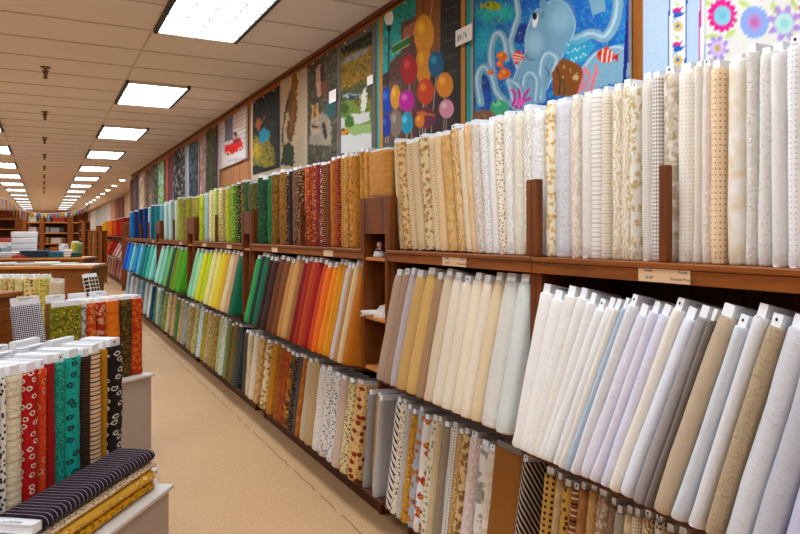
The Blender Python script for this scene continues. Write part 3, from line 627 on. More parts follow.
crumple('plastic_bag', 'crumpled white plastic bag on the middle niche of the cubby column', 'bag', (1.672, 3.35, 1.1465), .07, .06, PAPER, 4, (.9, .8))
t = thing('cardboard_roll', 'white rolled paper sticking out of the cubby column over the edge', 'roll', (1.60, 3.40, 1.1465+.018))
m = MB(); m.cyl((-.055, 0, 0), (.19, -.02, 0), .017, n=14); m.build('roll_body', PAPER, t)
m = MB(); m.cyl((-.0565, .0, 0), (-.0552, .0, 0), .010, n=12); m.build('dark_core', plain('roll_core', '#5a5048', .8), t)
crumple('cloth_scrap', 'small red and white scrap in the lowest cubby beside grey bolts', 'cloth', (1.70, 3.34, .8705), .05, .035, F('scatter', '#a83828', '#dccfc4', '#3c5a3c'), 9, (1, .9))

# ------------------------------------------------------------------ far rack on the recessed wall
t = thing('far_shelving_unit', 'far brown wooden rack of red, yellow and pink bolts past the blue bay', 'shelving unit')
ya, yb = 20.6, 31.0
MB().box((2.07, ya, 1.5), (2.58, yb, 1.53)).build('top_shelf', W_SHELF, t)
for bx, bz, ry in ((1.97, .905, R(28)), (2.1, .185, R(7))): MB().box((-.02, ya, -.02), (.22, yb, -.001), M=Matrix.Translation((bx, 0, bz)) @ Matrix.Rotation(ry, 4, 'Y')).build('rack_ledge', W_SHELF, t)
MB().box((2.59, ya, 0), (2.61, yb, 1.5)).build('back_panel', W_DARK, t)
for y in (ya-.03, yb): MB().box((1.95, y, 0), (2.58, y+.03, 1.95)).build('upright', W_SHELF, t)
RG = [('yellow', '#dfa52c'), ('amber', '#dc8a24'), ('orange', '#cf5f1c'), ('red', '#b3241a'), ('dark red', '#8d1a18')]
R2 = [('golden yellow', '#e0a422'), ('orange', '#d9691e'), ('red', '#b8281c'), ('pale pink', '#dca9a4'), ('pinkish white', '#e0c8c6')]
R3 = [('cream', '#dcc4a6'), ('tan', '#cda88c'), ('salmon', '#d49a8c'), ('dusty pink', '#c98f8c'), ('rose', '#c07a7c')]
for r_, (cols, bx, bz, ry) in enumerate(((RG, 2.12, 1.532, 0), (R2, 1.97, .905, R(28)), (R3, 2.1, .185, R(7)))):
    for i in range(10):
        wn, c = cols[(9-i)//2]
        y = 20.95+i*1.02
        bolt((bx, y, bz), .15, sol(c), '%s bolt, %s one, on the %s of the far red and yellow rack' % (wn, 'farther' if i % 2 else 'nearer', ROWN[r_+1]), '%s bolts on the %s of the far rack' % (wn, ROWN[r_+1]), ry=ry, tab=.024)
o = bolt((2.06, 20.2, .002), .14, sol('#a9c3dc'), 'tall pale blue bolt standing on the floor at the end of the far rack', 'pale blue bolt', tab=.024, zs=1.9)
# ------------------------------------------------------------------ printed panels on the wall
def srgb(h): return np.array(rich(h, 1.2, 1.15)[:3])
def vnoise(x, y, seed, octv=4):
    rs = np.random.RandomState(seed); out = np.zeros_like(x); amp = 1; tot = 0
    for o in range(octv):
        g = rs.rand(64, 64); xi = np.floor(x).astype(int); yi = np.floor(y).astype(int); fx = x-xi; fy = y-yi
        fx = fx*fx*(3-2*fx); fy = fy*fy*(3-2*fy)
        a = g[xi % 64, yi % 64]; b = g[(xi+1) % 64, yi % 64]; c = g[xi % 64, (yi+1) % 64]; d = g[(xi+1) % 64, (yi+1) % 64]
        out += amp*((a*(1-fx)+b*fx)*(1-fy)+(c*(1-fx)+d*fx)*fy); tot += amp; amp *= .55; x = x*2+3.1; y = y*2+1.7
    return out/tot
class Paint:
    """colours of a print, laid on a grid of points (x, y = places on the print)"""
    def __init__(s, x, y, base): s.x, s.y = x, y; s.c = np.tile(srgb(base), (len(x), 1))
    def warp(s, amp, sc, seed=1):
        dx = vnoise(s.x*sc+40, s.y*sc+40, seed+90)-.5; dy = vnoise(s.x*sc+70, s.y*sc+20, seed+91)-.5; s.x = s.x+dx*amp*2; s.y = s.y+dy*amp*2
    def over(s, m, col, a=1.0):
        m = np.clip(m, 0, 1)[:, None]*a; s.c = s.c*(1-m)+srgb(col)*m
    def grad(s, x0, y0, x1, y1, col, a=1.0):
        t = ((s.x-x0)*(x1-x0)+(s.y-y0)*(y1-y0))/((x1-x0)**2+(y1-y0)**2); s.over(t, col, a)
    def noise(s, sc, seed, lo, hi, col, a=1.0, sy=1.0): s.over((vnoise(s.x*sc+50, s.y*sc*sy+50, seed)-lo)/(hi-lo), col, a)
    def el(s, cx, cy, rx, ry, col, rot=0, soft=.12, a=1.0):
        c, q_ = math.cos(R(rot)), math.sin(R(rot)); dx, dy = s.x-cx, s.y-cy
        r = np.hypot((dx*c+dy*q_)/rx, (-dx*q_+dy*c)/ry); s.over((1+soft/2-r)/soft, col, a)
    def poly(s, pts, col, a=1.0):
        ins = np.zeros(len(s.x), bool); n = len(pts)
        for i in range(n):
            (x1, y1), (x2, y2) = pts[i], pts[(i+1) % n]
            if y1 == y2: continue
            k = ((y1 > s.y) != (y2 > s.y)) & (s.x < (x2-x1)*(s.y-y1)/(y2-y1)+x1); ins ^= k
        s.over(ins.astype(float), col, a)
    def line(s, pts, w_, col, a=1.0):
        pts = smooth(pts) if len(pts) > 2 else pts
        d = np.full(len(s.x), 1e9)
        for (x1, y1), (x2, y2) in zip(pts, pts[1:]):
            l = (x2-x1)**2+(y2-y1)**2+1e-9; t = np.clip(((s.x-x1)*(x2-x1)+(s.y-y1)*(y2-y1))/l, 0, 1)
            d = np.minimum(d, np.hypot(s.x-x1-t*(x2-x1), s.y-y1-t*(y2-y1)))
        s.over((w_/2+.25-d)/.5, col, a)
def smooth(p):
    out = []; P_ = [p[0]]+list(p)+[p[-1]]
    for i in range(1, len(P_)-2):
        for k in range(6):
            t = k/6; a, b, c, d = P_[i-1], P_[i], P_[i+1], P_[i+2]
            out.append(tuple(.5*(2*b[j]+(c[j]-a[j])*t+(2*a[j]-5*b[j]+4*c[j]-d[j])*t*t+(3*b[j]-a[j]-3*c[j]+d[j])*t**3) for j in (0, 1)))
    return out+[p[-1]]
def cloth_print_mat():
    q = NT('printed_cloth', .75); a = q.n('ShaderNodeVertexColor', layer_name='Col'); q.put(q.b.inputs['Base Color'], a.outputs[0]); return q.m
PRINT = cloth_print_mat(); PRINT.node_tree.nodes['Principled BSDF'].inputs['Specular IOR Level'].default_value = .25; CB = plain('cloth_back', '#b9aca0', .9)
PX = 1.968
def panel(pl, pr, z0, z1, label, painter, res=.006, wave=.004, name='fabric_banner', cat='banner', group='printed fabric panels hung along the wall', seed=0, base='#888888', tilt=0):
    ya, yb = YX(pl, PX), YX(pr, PX)            # ya far/left, yb near/right
    L = ya-yb; nu = max(6, min(260, int(L/res))); nv = max(6, min(240, int((z1-z0)/res)))
    u, v = np.meshgrid(np.linspace(0, 1, nu+1), np.linspace(0, 1, nv+1)); u = u.ravel(); v = v.ravel()
    Y = ya-L*u; Z = z0+(z1-z0)*v+tilt*(u-.5)
    ph = seed*1.7; wv = wave*(np.sin(u*9+ph)*.5+np.sin(u*17+v*4+ph*2)*.3+np.sin(v*6+ph)*.3)
    X = PX+wv; d = X*math.sin(TH)+Y*math.cos(TH); r = X*math.cos(TH)-Y*math.sin(TH)
    p = Paint(400+FPX*r/d, HZ-FPX*(Z-EYE)/d, base); p.u, p.v = u, v; painter(p)
    nvt = len(u); co = np.stack([X, Y, Z], 1); back = co.copy(); back[:, 0] = 1.992
    W = nu+1; rim = [i for i in range(W)]+[W*j+nu for j in range(1, nv+1)]+[W*nv+i for i in range(nu-1, -1, -1)]+[W*j for j in range(nv-1, 0, -1)]
    verts = np.concatenate([co, back[rim]]); ii, jj = np.meshgrid(np.arange(nu), np.arange(nv)); a = (jj*W+ii).ravel()
    faces = np.stack([a, a+1, a+W+1, a+W], 1)
    m = len(rim); k = np.arange(m); f2 = np.stack([np.array(rim)[k], nvt+k, nvt+(k+1) % m, np.array(rim)[(k+1) % m]], 1)
    F_ = np.concatenate([faces, f2]); me = bpy.data.meshes.new(name)
    me.vertices.add(len(verts)); me.vertices.foreach_set('co', verts.ravel().astype(np.float32))
    me.loops.add(F_.size); me.loops.foreach_set('vertex_index', F_.ravel().astype(np.int32))
    me.polygons.add(len(F_)); me.polygons.foreach_set('loop_start', np.arange(0, F_.size, 4, dtype=np.int32)); me.polygons.foreach_set('loop_total', np.full(len(F_), 4, np.int32))
    me.materials.append(PRINT); me.update(calc_edges=True)
    ca = me.color_attributes.new('Col', 'FLOAT_COLOR', 'POINT'); c = np.ones((len(verts), 4), np.float32); c[:nvt, :3] = p.c; c[nvt:, :3] = .6
    ca.data.foreach_set('color', c.ravel()); me.validate()
    t = thing(name, label, cat, (0, 0, 0), 0, group); link('printed_cloth', me, t)
    n = max(2, int(L/.35)+1)
    for i in range(n):
        y = ya-L*(i+.5)/n; mm = MB().cyl((PX-.012, y, z1-.02), (PX+.01, y, z1-.02), .006, n=8); mm.build('push_pin', plain('pin_white', '#d0ccc6', .4), t)
    return t
def tagcard(t, pl, pr, py0, py1, dx=.012, body=None):
    X = PX-dx; ya, yb = YX(pl, X), YX(pr, X); d = X*math.sin(TH)+ya*math.cos(TH)
    z1 = EYE+(HZ-py0)/FPX*d; z0 = EYE+(HZ-py1)/FPX*d
    g = MB().box((X, yb, z0), (X+.0015, ya, z1)).build('price_tag', PAPER, t)
    if body:
        w_ = ya-yb; M = Matrix(((0, 0, -1, X-.0006), (-1, 0, 0, ya-.1*w_), (0, 1, 0, z0+.3*(z1-z0)), (0, 0, 0, 1)))
        text(body, (z1-z0)*.5, TXT, g, M)
def K(ox, oy, s): return lambda *a: [(ox+x/s, oy+y/s) for x, y in a]
def paint_octopus(p):
    p.warp(.5, .3, 10)
    k = K(470, 0, 4.447)
    def E(cx, cy, rx, ry, col, rot=0, **kw): (x, y), = k((cx, cy)); p.el(x, y, rx/4.447, ry/4.447, col, rot, **kw)
    p.grad(474, 40, 540, 20, '#1470b8'); p.noise(.05, 3, .35, .8, '#0d58a8'); p.grad(560, 60, 640, 0, '#1c86d0', .7)
    p.noise(.16, 5, .55, .8, '#38b4c8', .5); 
    p.line(k((15, 0), (22, 534)), 1.2, '#12307c')
    E(120, 60, 90, 40, '#34b0a8', 0, soft=.9); E(60, 180, 60, 60, '#2ba4ba', 0, soft=.9); E(230, 150, 34, 48, '#12408c', 30); E(120, 85, 30, 14, '#1c8a98')
    E(55, 400, 36, 70, '#123c88', 0); E(70, 450, 30, 50, '#1c58a4'); E(60, 520, 70, 30, '#8a6848', soft=.5)
    T, HL, SH = '#8fb2c4', '#c4dce6', '#6f96ae'
    def tent(pts, w_):
        q_ = k(*pts); p.line(q_, w_/4.447+.8, SH); p.line(q_, w_/4.447-.6, T); p.line([(x-.9, y-.6) for x, y in q_], w_/4.447*.28, HL, .8)
    tent([(205, -10), (214, 70), (196, 130), (182, 200), (215, 300)], 26)
    tent([(105, 350), (92, 250), (105, 170), (132, 148), (158, 190), (162, 260)], 30)
    tent([(48, 460), (34, 350), (62, 298), (98, 340), (120, 410), (165, 465)], 32)
    tent([(470, 180), (540, 150), (600, 165), (640, 110), (655, 50), (660, -15)], 46)
    p.poly(smooth(k((395, 470), (500, 290), (560, 228), (640, 202), (695, 212), (695, 350), (600, 380), (480, 430))), T); p.line(k((505, 300), (560, 240), (640, 208), (690, 218)), 1.6, HL)
    p.poly(k((528, -5), (600, -5), (602, 50), (545, 68)), T); p.noise(.7, 15, .62, .8, '#b8d4e2', .4)
    body = smooth(k((318, 30), (360, 5), (405, 2), (445, 40), (468, 110), (445, 190), (405, 262), (365, 350), (320, 430), (260, 490), (190, 480), (178, 400), (215, 300), (245, 235), (248, 160), (272, 80), (300, 40)))
    p.poly(body, '#87abc0'); p.line(body, 1.2, '#bcd6e2', .8); E(400, 80, 50, 60, '#9cc0d2', 20, soft=.9); E(285, 190, 36, 50, '#a3c4d4', 0, soft=.8); E(325, 18, 18, 22, '#7ea4ba', 0)
    E(470, 240, 50, 40, '#4fa8c4', 20, soft=.6); p.poly(k((425, 190), (500, 160), (560, 200), (520, 260), (450, 280)), '#5cb0c8', .6)
    for i in range(14): E(430+(i*37) % 90, 195+(i*23) % 75, 4, 4, '#c8e8f0')
    E(290, 90, 13, 32, '#eef2f4', 8); E(288, 72, 11, 18, '#15141c', 8); E(322, 68, 9, 16, '#6f96ae', 8)
    p.line(k((246, 236), (258, 262), (286, 268)), .8, '#2c3e50')
    tent([(318, 440), (318, 300), (345, 240), (388, 262), (372, 320)], 38); p.line(k((332, 300), (350, 320), (345, 345)), .9, '#2c4a60')
    tent([(236, 430), (244, 350), (270, 325), (300, 360), (292, 450)], 28); tent([(195, 460), (180, 390), (172, 360), (215, 380), (232, 430)], 26)
    rock = smooth(k((366, 320), (405, 266), (450, 272), (495, 300), (498, 345), (470, 420), (370, 425))); p.poly(rock, '#8a5a34'); p.line(k((385, 300), (400, 360), (395, 420)), 1.2, '#4a3018'); p.line(k((395, 340), (420, 380), (418, 430)), 1.3, '#2c5a34')
    E(470, 345, 14, 12, '#c8b088'); [E(390+(i*29) % 90, 285+(i*17) % 60, 4, 4, '#c8a878') for i in range(8)]
    for a_ in (((480, 420), (500, 360), (510, 300)), ((500, 400), (530, 350), (520, 310)), ((510, 420), (550, 370), (560, 290)), ((540, 400), (552, 340), (572, 320))): p.line(k(*a_), 2.6, '#e08c94')
    for a_ in (((190, 470), (200, 420), (185, 400)), ((205, 480), (222, 430), (215, 395)), ((225, 480), (240, 430), (262, 398)), ((210, 450), (240, 450), (268, 435))): p.line(k(*a_), 2.4, '#c83c98')
    E(222, 455, 20, 16, '#e070b8', soft=.6); E(132, 478, 42, 34, '#5cb088', 0); E(120, 462, 20, 12, '#8cd0a4'); E(112, 455, 5, 5, '#1c3c2c')
    def fish(cx, cy, rx, ry, rot=0):
        c, q_ = math.cos(R(rot)), math.sin(R(rot)); at = lambda a, b: (cx+a*c-b*q_, cy+a*q_+b*c)
        p.poly(k(at(rx*.8, 0), at(rx*1.5, -ry*.7), at(rx*1.35, 0), at(rx*1.5, ry*.7)), '#c83c1c'); p.poly(k(at(-rx*.4, -ry*.8), at(0, -ry*1.5), at(rx*.5, -ry*.8)), '#c85a1c')
        E(cx, cy, rx, ry, '#d8581c', rot)
        for q2 in (-.35, .2, .65): a_ = at(rx*q2, -ry*.85*math.sqrt(1-q2*q2)); b_ = at(rx*q2, ry*.85*math.sqrt(1-q2*q2)); p.line(k(a_, b_), rx*.16/4.447, '#f0e8e0')
        E(*at(-rx*.7, -ry*.15), rx*.09+1, rx*.09+1, '#181420')
    fish(603, 248, 40, 32, 8); fish(212, 252, 26, 24, 100)
    for a_, b_, r_ in ((142, 250, 24), (134, 285, 17), (155, 325, 26), (92, 322, 14), (138, 340, 17)): E(a_, b_, r_, r_*.85, '#d87824', 20); E(a_-r_*.2, b_-r_*.2, r_*.4, r_*.3, '#eca458', 0)
    E(100, 26, 38, 20, '#a8b02c', 10); p.poly(k((62, 26), (45, 10), (48, 48)), '#a8b02c'); E(80, 20, 6, 6, '#2c2c10'); p.line(k((100, 8), (110, 26), (104, 44)), .9, '#5c8c24')
    p.poly(k((698, -10), (722, -10), (690, 400), (676, 400)), '#142c80')
def paint_street(p):
    s_ = 3.818; k = K(370, 0, s_)
    def E(cx, cy, rx, ry, col, rot=0, **kw): (x, y), = k((cx, cy)); p.el(x, y, rx/s_, ry/s_, col, rot, **kw)
    p.grad(380, 10, 400, 60, '#54aea8', .6); p.poly(k((20, 300), (120, 250), (300, 280), (350, 300), (350, 560), (20, 560)), '#4c3c38'); p.poly(k((120, 85), (180, 60), (180, 560), (60, 560), (75, 240), (118, 200)), '#6a4a3c'); p.noise(.35, 4, .45, .7, '#4a3430', .6)
    p.poly(k((175, -10), (290, -10), (275, 300), (175, 200)), '#8f6238'); p.poly(k((270, -10), (360, -10), (345, 470), (265, 400)), '#33302a')
    for i in range(5): p.line(k((285, 40+i*60), (335, 20+i*62)), 1.0, '#5a5648')
    p.line(k((240, -10), (225, 120)), 1.5, '#b08a5c'); p.line(k((205, -10), (200, 60)), 1.2, '#6c4424'); p.poly(k((128, 105), (176, 80), (176, 130), (124, 160)), '#a4705c')
    p.poly(k((40, 330), (120, 300), (120, 560), (40, 560)), '#6c5a54'); p.noise(.9, 14, .6, .75, '#2e2a28', .35)
    p.line(k((74, 90), (66, 420)), 1.3, '#16343a'); E(72, 66, 17, 32, '#e8ece8', 0); E(73, 108, 9, 14, '#16343a')
    p.poly(k((84, 178), (150, 140), (152, 168), (86, 208)), '#3c7a34'); p.line(k((84, 178), (150, 140)), .6, '#c8d0b0'); p.line(k((86, 208), (152, 168)), .6, '#c8d0b0')
    def ball(cx, cy, rx, ry, col, hi, x2): p.line(k((cx, cy+ry), (x2, 545)), .5, '#d8d0c0', .8); E(cx, cy, rx, ry, col); E(cx-rx*.3, cy-ry*.35, rx*.35, ry*.3, hi, 0, soft=.8)
    ball(206, 130, 38, 74, '#d6a018', '#ecc85c', 200); ball(205, 250, 30, 80, '#cf9416', '#e0b440', 200); ball(150, 265, 32, 56, '#a3242c', '#c85858', 160); ball(252, 245, 30, 50, '#1d6688', '#4c98b0', 230)
    ball(64, 385, 22, 52, '#1c4aa0', '#4c7cc8', 70); ball(97, 370, 19, 46, '#d8a028', '#ecc86c', 100); ball(140, 385, 30, 40, '#b8329c', '#dc78c4', 140); ball(212, 350, 32, 50, '#c4561c', '#e08c50', 210)
    ball(285, 325, 32, 48, '#d89428', '#ecbc6c', 280); ball(140, 470, 24, 42, '#3c9cb8', '#7cc8dc', 140); ball(98, 470, 24, 52, '#8c7c70', '#b0a498', 98); ball(212, 450, 42, 40, '#7c3848', '#c8782c', 212); ball(60, 480, 20, 44, '#1d3f94', '#4468b8', 60); ball(292, 415, 28, 36, '#d8a0b0', '#ecc8d0', 290)
    p.line(k((180, 430), (246, 440)), 1.4, '#c8862c'); p.line(k((178, 462), (250, 470)), 1.4, '#2c3c74'); ball(190, 462, 18, 26, '#d88c28', '#ecb864', 190)
    for a_, b_, c_ in ((18, 40, '#2aa0a0'), (38, 50, '#b88c4c')): pass
    u = p.u
    for lo, hi, c_ in ((0, .028, '#2aa09c'), (.028, .075, '#b98d50'), (.925, .962, '#b98d50'), (.962, .975, '#5a2c1c'), (.975, 1.01, '#2aa09c')): p.over(((u >= lo) & (u < hi)).astype(float), c_)
def paint_land(p):
    x0_, y0_ = p.x, p.y; p.warp(2.2, .5, 8)
    s_ = 4.859; k = K(300, 30, s_)
    def E(cx, cy, rx, ry, col, rot=0, **kw): (x, y), = k((cx, cy)); p.el(x, y, rx/s_, ry/s_, col, rot, **kw)
    p.poly(k((180, 150), (360, 60), (360, 210), (180, 310)), '#8a6a24'); p.noise(.5, 6, .4, .7, '#b08a2c', .8); p.noise(.9, 7, .55, .75, '#3c3c1c', .8)
    p.poly(k((190, 165), (260, 115), (330, 85), (320, 110), (240, 155)), '#8c8c90'); p.poly(k((180, -10), (360, -30), (360, 70), (180, 130)), '#241a10')
    p.poly(k((180, 300), (360, 250), (360, 330), (180, 350)), '#55563c'); E(260, 320, 60, 12, '#a0a8a8'); p.poly(k((238, 320), (285, 312), (285, 328), (238, 335)), '#3c4858')
    p.poly(k((180, 350), (250, 340), (300, 380), (360, 330), (360, 560), (180, 560)), '#7c8c4c'); p.noise(.8, 9, .5, .65, '#3c5428', .7)
    E(310, 340, 14, 60, '#d0d0c0', 5); p.poly(k((180, 440), (250, 410), (340, 400), (340, 440), (240, 470), (180, 490)), '#c4c4c0'); E(240, 450, 22, 42, '#4a6c34'); E(215, 380, 20, 30, '#4a5c30'); p.poly(k((180, 490), (260, 465), (360, 450), (360, 560), (180, 560)), '#93a874')
    E(212, 494, 26, 20, '#c08a1c'); E(205, 486, 14, 8, '#3c3424'); E(198, 508, 6, 6, '#1c1814'); E(226, 506, 6, 6, '#1c1814'); p.poly(k((180, 515), (360, 500), (360, 600), (180, 600)), '#c8c8c4')
    u, v = p.u, p.v; b = (u < .09) | (u > .91) | (v > .96); p.over(b.astype(float), '#6e6660'); b = ((u > .09) & (u < .105)) | ((u < .91) & (u > .895)); p.over(b.astype(float), '#3c3430')
def paint_collage(p):
    p.warp(2.0, .5, 6)
    s_ = 4.859; k = K(300, 30, s_)
    p.noise(.35, 11, .4, .7, '#6c6858', .9); p.noise(.9, 12, .55, .75, '#2e2c24', .8); p.noise(.5, 13, .6, .8, '#988c78', .6)
    def E(cx, cy, rx, ry, col, rot=0, **kw): (x, y), = k((cx, cy)); p.el(x, y, rx/s_, ry/s_, col, rot, **kw)
    p.poly(k((78, 190), (100, 160), (104, 320), (82, 330)), '#b89c84'); E(110, 220, 12, 50, '#4a2c28'); p.poly(k((104, 250), (130, 240), (130, 320), (100, 325)), '#7c4c40')
    p.poly(k((125, 350), (175, 330), (170, 420), (122, 430)), '#3c6464'); p.poly(k((55, 370), (90, 355), (92, 500), (56, 510)), '#c0a074'); p.line(k((75, 370), (70, 480)), 1.2, '#7c5428'); p.poly(k((50, 440), (115, 400), (150, 440), (150, 560), (45, 560)), '#b4a898', .7)
    E(120, 490, 10, 42, '#3c2c38', -8); E(72, 470, 20, 5, '#5c3c20', 10); p.noise(.8, 20, .6, .7, '#3c4c3c', .4)
def paint_plume(p):
    p.warp(2.4, .5, 4)
    s_ = 5.3375; k = K(240, 60, s_)
    p.poly(smooth(k((292, 60), (306, 110), (302, 200), (305, 260), (285, 400), (265, 440), (250, 380), (262, 300), (245, 260), (268, 160), (276, 100))), '#7c5620'); p.noise(1.1, 5, .5, .65, '#8a5c22', .0)
    p.line(k((288, 80), (290, 200), (270, 380)), 1.3, '#a8782c'); p.line(k((262, 180), (240, 300), (225, 420), (235, 480)), 1.6, '#3c4020'); p.line(k((245, 380), (265, 430), (262, 500)), 1.2, '#4c5028')
    p.poly(smooth(k((225, 500), (250, 440), (285, 470), (285, 560), (220, 560))), '#34401c'); p.poly(k((300, 420), (345, 400), (345, 560), (300, 560)), '#a8a090', .5)
def paint_dark(p):
    s_ = 5.3375; k = K(240, 60, s_)
    def E(cx, cy, rx, ry, col, rot=0, **kw): (x, y), = k((cx, cy)); p.el(x, y, rx/s_, ry/s_, col, rot, **kw)
    p.warp(3.2, .45); p.noise(.4, 2, .5, .75, '#3c3a34', .9); p.poly(smooth(k((65, 460), (85, 400), (120, 440), (155, 400), (185, 560), (60, 560))), '#a09418'); p.noise(.7, 9, 2, 3, '#000000')
    p.noise(.9, 31, .5, .62, '#1c1a10', .75); E(128, 405, 24, 40, '#2c9cb8', 12); E(98, 345, 14, 26, '#a8681c'); E(130, 310, 8, 16, '#8c6420'); E(90, 480, 20, 40, '#c0a81c', 0, soft=.8); E(170, 400, 10, 60, '#2a2a24')
    p.over((p.v < .2).astype(float), '#cfc4ae'); p.over((p.u < .07).astype(float), '#c8bca8')
def paint_truck(p):
    p.warp(.7, .5, 9)
    s_ = 5.3375; k = K(180, 90, s_)
    def E(cx, cy, rx, ry, col, rot=0, **kw): (x, y), = k((cx, cy)); p.el(x, y, rx/s_, ry/s_, col, rot, **kw)
    for i in range(9): p.line(k((225, 160+i*24), (355, 95+i*26)), .9, '#9c8c88')
    p.poly(k((238, 160), (282, 135), (282, 265), (240, 278)), '#6c6870'); p.poly(k((284, 140), (345, 110), (345, 200), (284, 210)), '#b4a090', .6)
    p.poly(k((200, 200), (212, 170), (222, 430), (205, 430)), '#5c4858'); p.poly(k((215, 330), (355, 300), (355, 400), (215, 430)), '#d4ccc8')
    p.poly(smooth(k((240, 300), (280, 282), (284, 262), (318, 252), (332, 282), (334, 320), (300, 332), (250, 350), (240, 330))), '#c8301c'); p.poly(k((288, 266), (314, 258), (318, 278), (290, 284)), '#5c4c50'); E(296, 236, 10, 13, '#6c2c20')
    for x, y in ((258, 342), (322, 320)): E(x, y, 12, 14, '#d8c8c0'); E(x, y, 6, 7, '#3c1c18')
    E(300, 372, 50, 6, '#b4acb4', -10)
    p.over((p.u < .13).astype(float), '#b8aeb2')
def paint_flowers(p):
    s_ = 5.0; k = K(640, 0, s_)
    def E(cx, cy, rx, ry, col, rot=0, **kw): (x, y), = k((cx, cy)); p.el(x, y, rx/s_, ry/s_, col, rot, **kw)
    p.noise(.3, 4, .5, .8, '#f0ece0', .8); p.noise(.25, 6, .6, .8, '#e4ecc0', .6)
    for cx, cy, rot in ((360, 182, 0), (450, 170, -40), (670, 40, 80), (770, 20, 60), (340, 15, 20), (520, 20, 30)): E(cx, cy, 34, 13, '#ccdc9c', rot)
    def flower(cx, cy, r, n, petal, mid, core):
        for i in range(n): a_ = 2*PI*i/n+.3; E(cx+math.cos(a_)*r*.78, cy+math.sin(a_)*r*.9, r*.26, r*.19, petal, math.degrees(a_))
        E(cx, cy, r*.66, r*.76, petal); E(cx, cy, r*.58, r*.66, mid); E(cx, cy, r*.25, r*.3, core, soft=.6)
    flower(412, 78, 74, 14, '#dc3c98', '#9cccdc', '#8cc4d8'); flower(572, 112, 70, 22, '#9cb4e4', '#b8a4d4', '#e4b8cc'); E(572, 112, 22, 25, '#c880b8'); flower(722, 118, 82, 8, '#b8a0d8', '#c8e4e0', '#a8dcdc'); flower(388, 240, 56, 8, '#b49cd8', '#d8c4e8', '#c8b060')
    flower(860, 60, 70, 10, '#e07cb0', '#e8d8a0', '#d8c060'); flower(620, -70, 60, 9, '#e8a0c8', '#c8e4d0', '#9cc8b0')
def paint_border(p):
    u = p.u; k = K(640, 0, 5.0)
    def E(cx, cy, rx, ry, col, rot=0, **kw): (x, y), = k((cx, cy)); p.el(x, y, rx/5, ry/5, col, rot, **kw)
    p.noise(.9, 3, .4, .7, '#b9cfe4', .6)
    def band(x0, x1, col, a=1.0): p.poly(k((x0+6, -400), (x1+6, -400), (x1-12, 500), (x0-12, 500)), col, a)
    band(150, 236, '#e8ecea'); band(146, 152, '#2c60a8'); band(232, 239, '#2c60a8'); band(300, 308, '#c048a0'); band(308, 330, '#ece8e6')
    for j in range(-2, 3):
        o = j*170
        E(190, 75+o, 26, 13, '#2468b4', -20); E(172, 62+o, 8, 7, '#2468b4'); p.line(k((208, 75+o), (222, 62+o)), 1.2, '#2468b4'); E(190, 132+o, 24, 26, '#e0c890'); E(188, 130+o, 9, 10, '#5c84a8')
        E(184, 225+o, 20, 17, '#d03c90', 10); p.line(k((196, 220+o), (214, 204+o)), 1.3, '#d03c90'); E(176, 278+o, 14, 14, '#7cc0d8'); E(176, 278+o, 8, 8, '#e8ecea'); E(186, 20+o, 16, 8, '#d4dca0', 40)
panel(705.5, 880, 1.95, 3.03, 'white fabric panel of big pink, blue and lilac flowers at the right edge', paint_flowers, .006, .003, seed=1, base='#e9e7e4')
panel(643, 705, 1.95, 3.03, 'pale blue fabric panel with striped border, between octopus and flower panels', paint_border, .005, .003, seed=2, base='#c6d8ea')
panel(474.5, 627, 1.97, 3.04, 'fabric panel of a pale blue octopus with orange fish under water', paint_octopus, .0042, .004, seed=3, base='#1c8ca8')
t = panel(377, 469.5, 1.97, 3.03, 'street scene fabric panel with teal and gold border and coloured round shapes', paint_street, .005, .003, seed=4, base='#3ca4a0'); tagcard(t, 455.5, 472, 31, 47, .02, '$9.76')
t = panel(337.5, 376, 1.98, 3.02, 'grey-bordered fabric panel of a golden hillside with a small yellow car', paint_land, .009, .003, seed=5, base='#55502c'); tagcard(t, 367, 373, 77, 86)
t = panel(307.5, 336.5, 1.98, 3.02, 'muted collage fabric panel left of the golden hillside panel', paint_collage, .01, .004, seed=6, base='#4c483c'); tagcard(t, 329, 336, 92, 104)
panel(280.5, 306, 1.98, 3.02, 'beige fabric panel with a long brown plume', paint_plume, .012, .005, seed=7, base='#c9b8a0', tilt=-.02)
panel(251, 279, 2.02, 3.0, 'dark fabric panel with a turquoise and yellow shape above cream border', paint_dark, .014, .005, seed=8, base='#16140f')
t = panel(218.5, 246, 2.42, 3.0, 'short white fabric panel showing a red truck before a barn', paint_truck, .012, .006, seed=9, base='#cfc4c0', tilt=.02)
def bars(cols, s1, c1, c2):
    def f(p):
        p.noise(.5, s1, .45, .6, c1, .9, .6); p.noise(.9, s1+4, .55, .68, c2, .8, .5)
        for lo, hi, c in cols: p.over(((p.u >= lo) & (p.u < hi)).astype(float), c, .9)
    return f
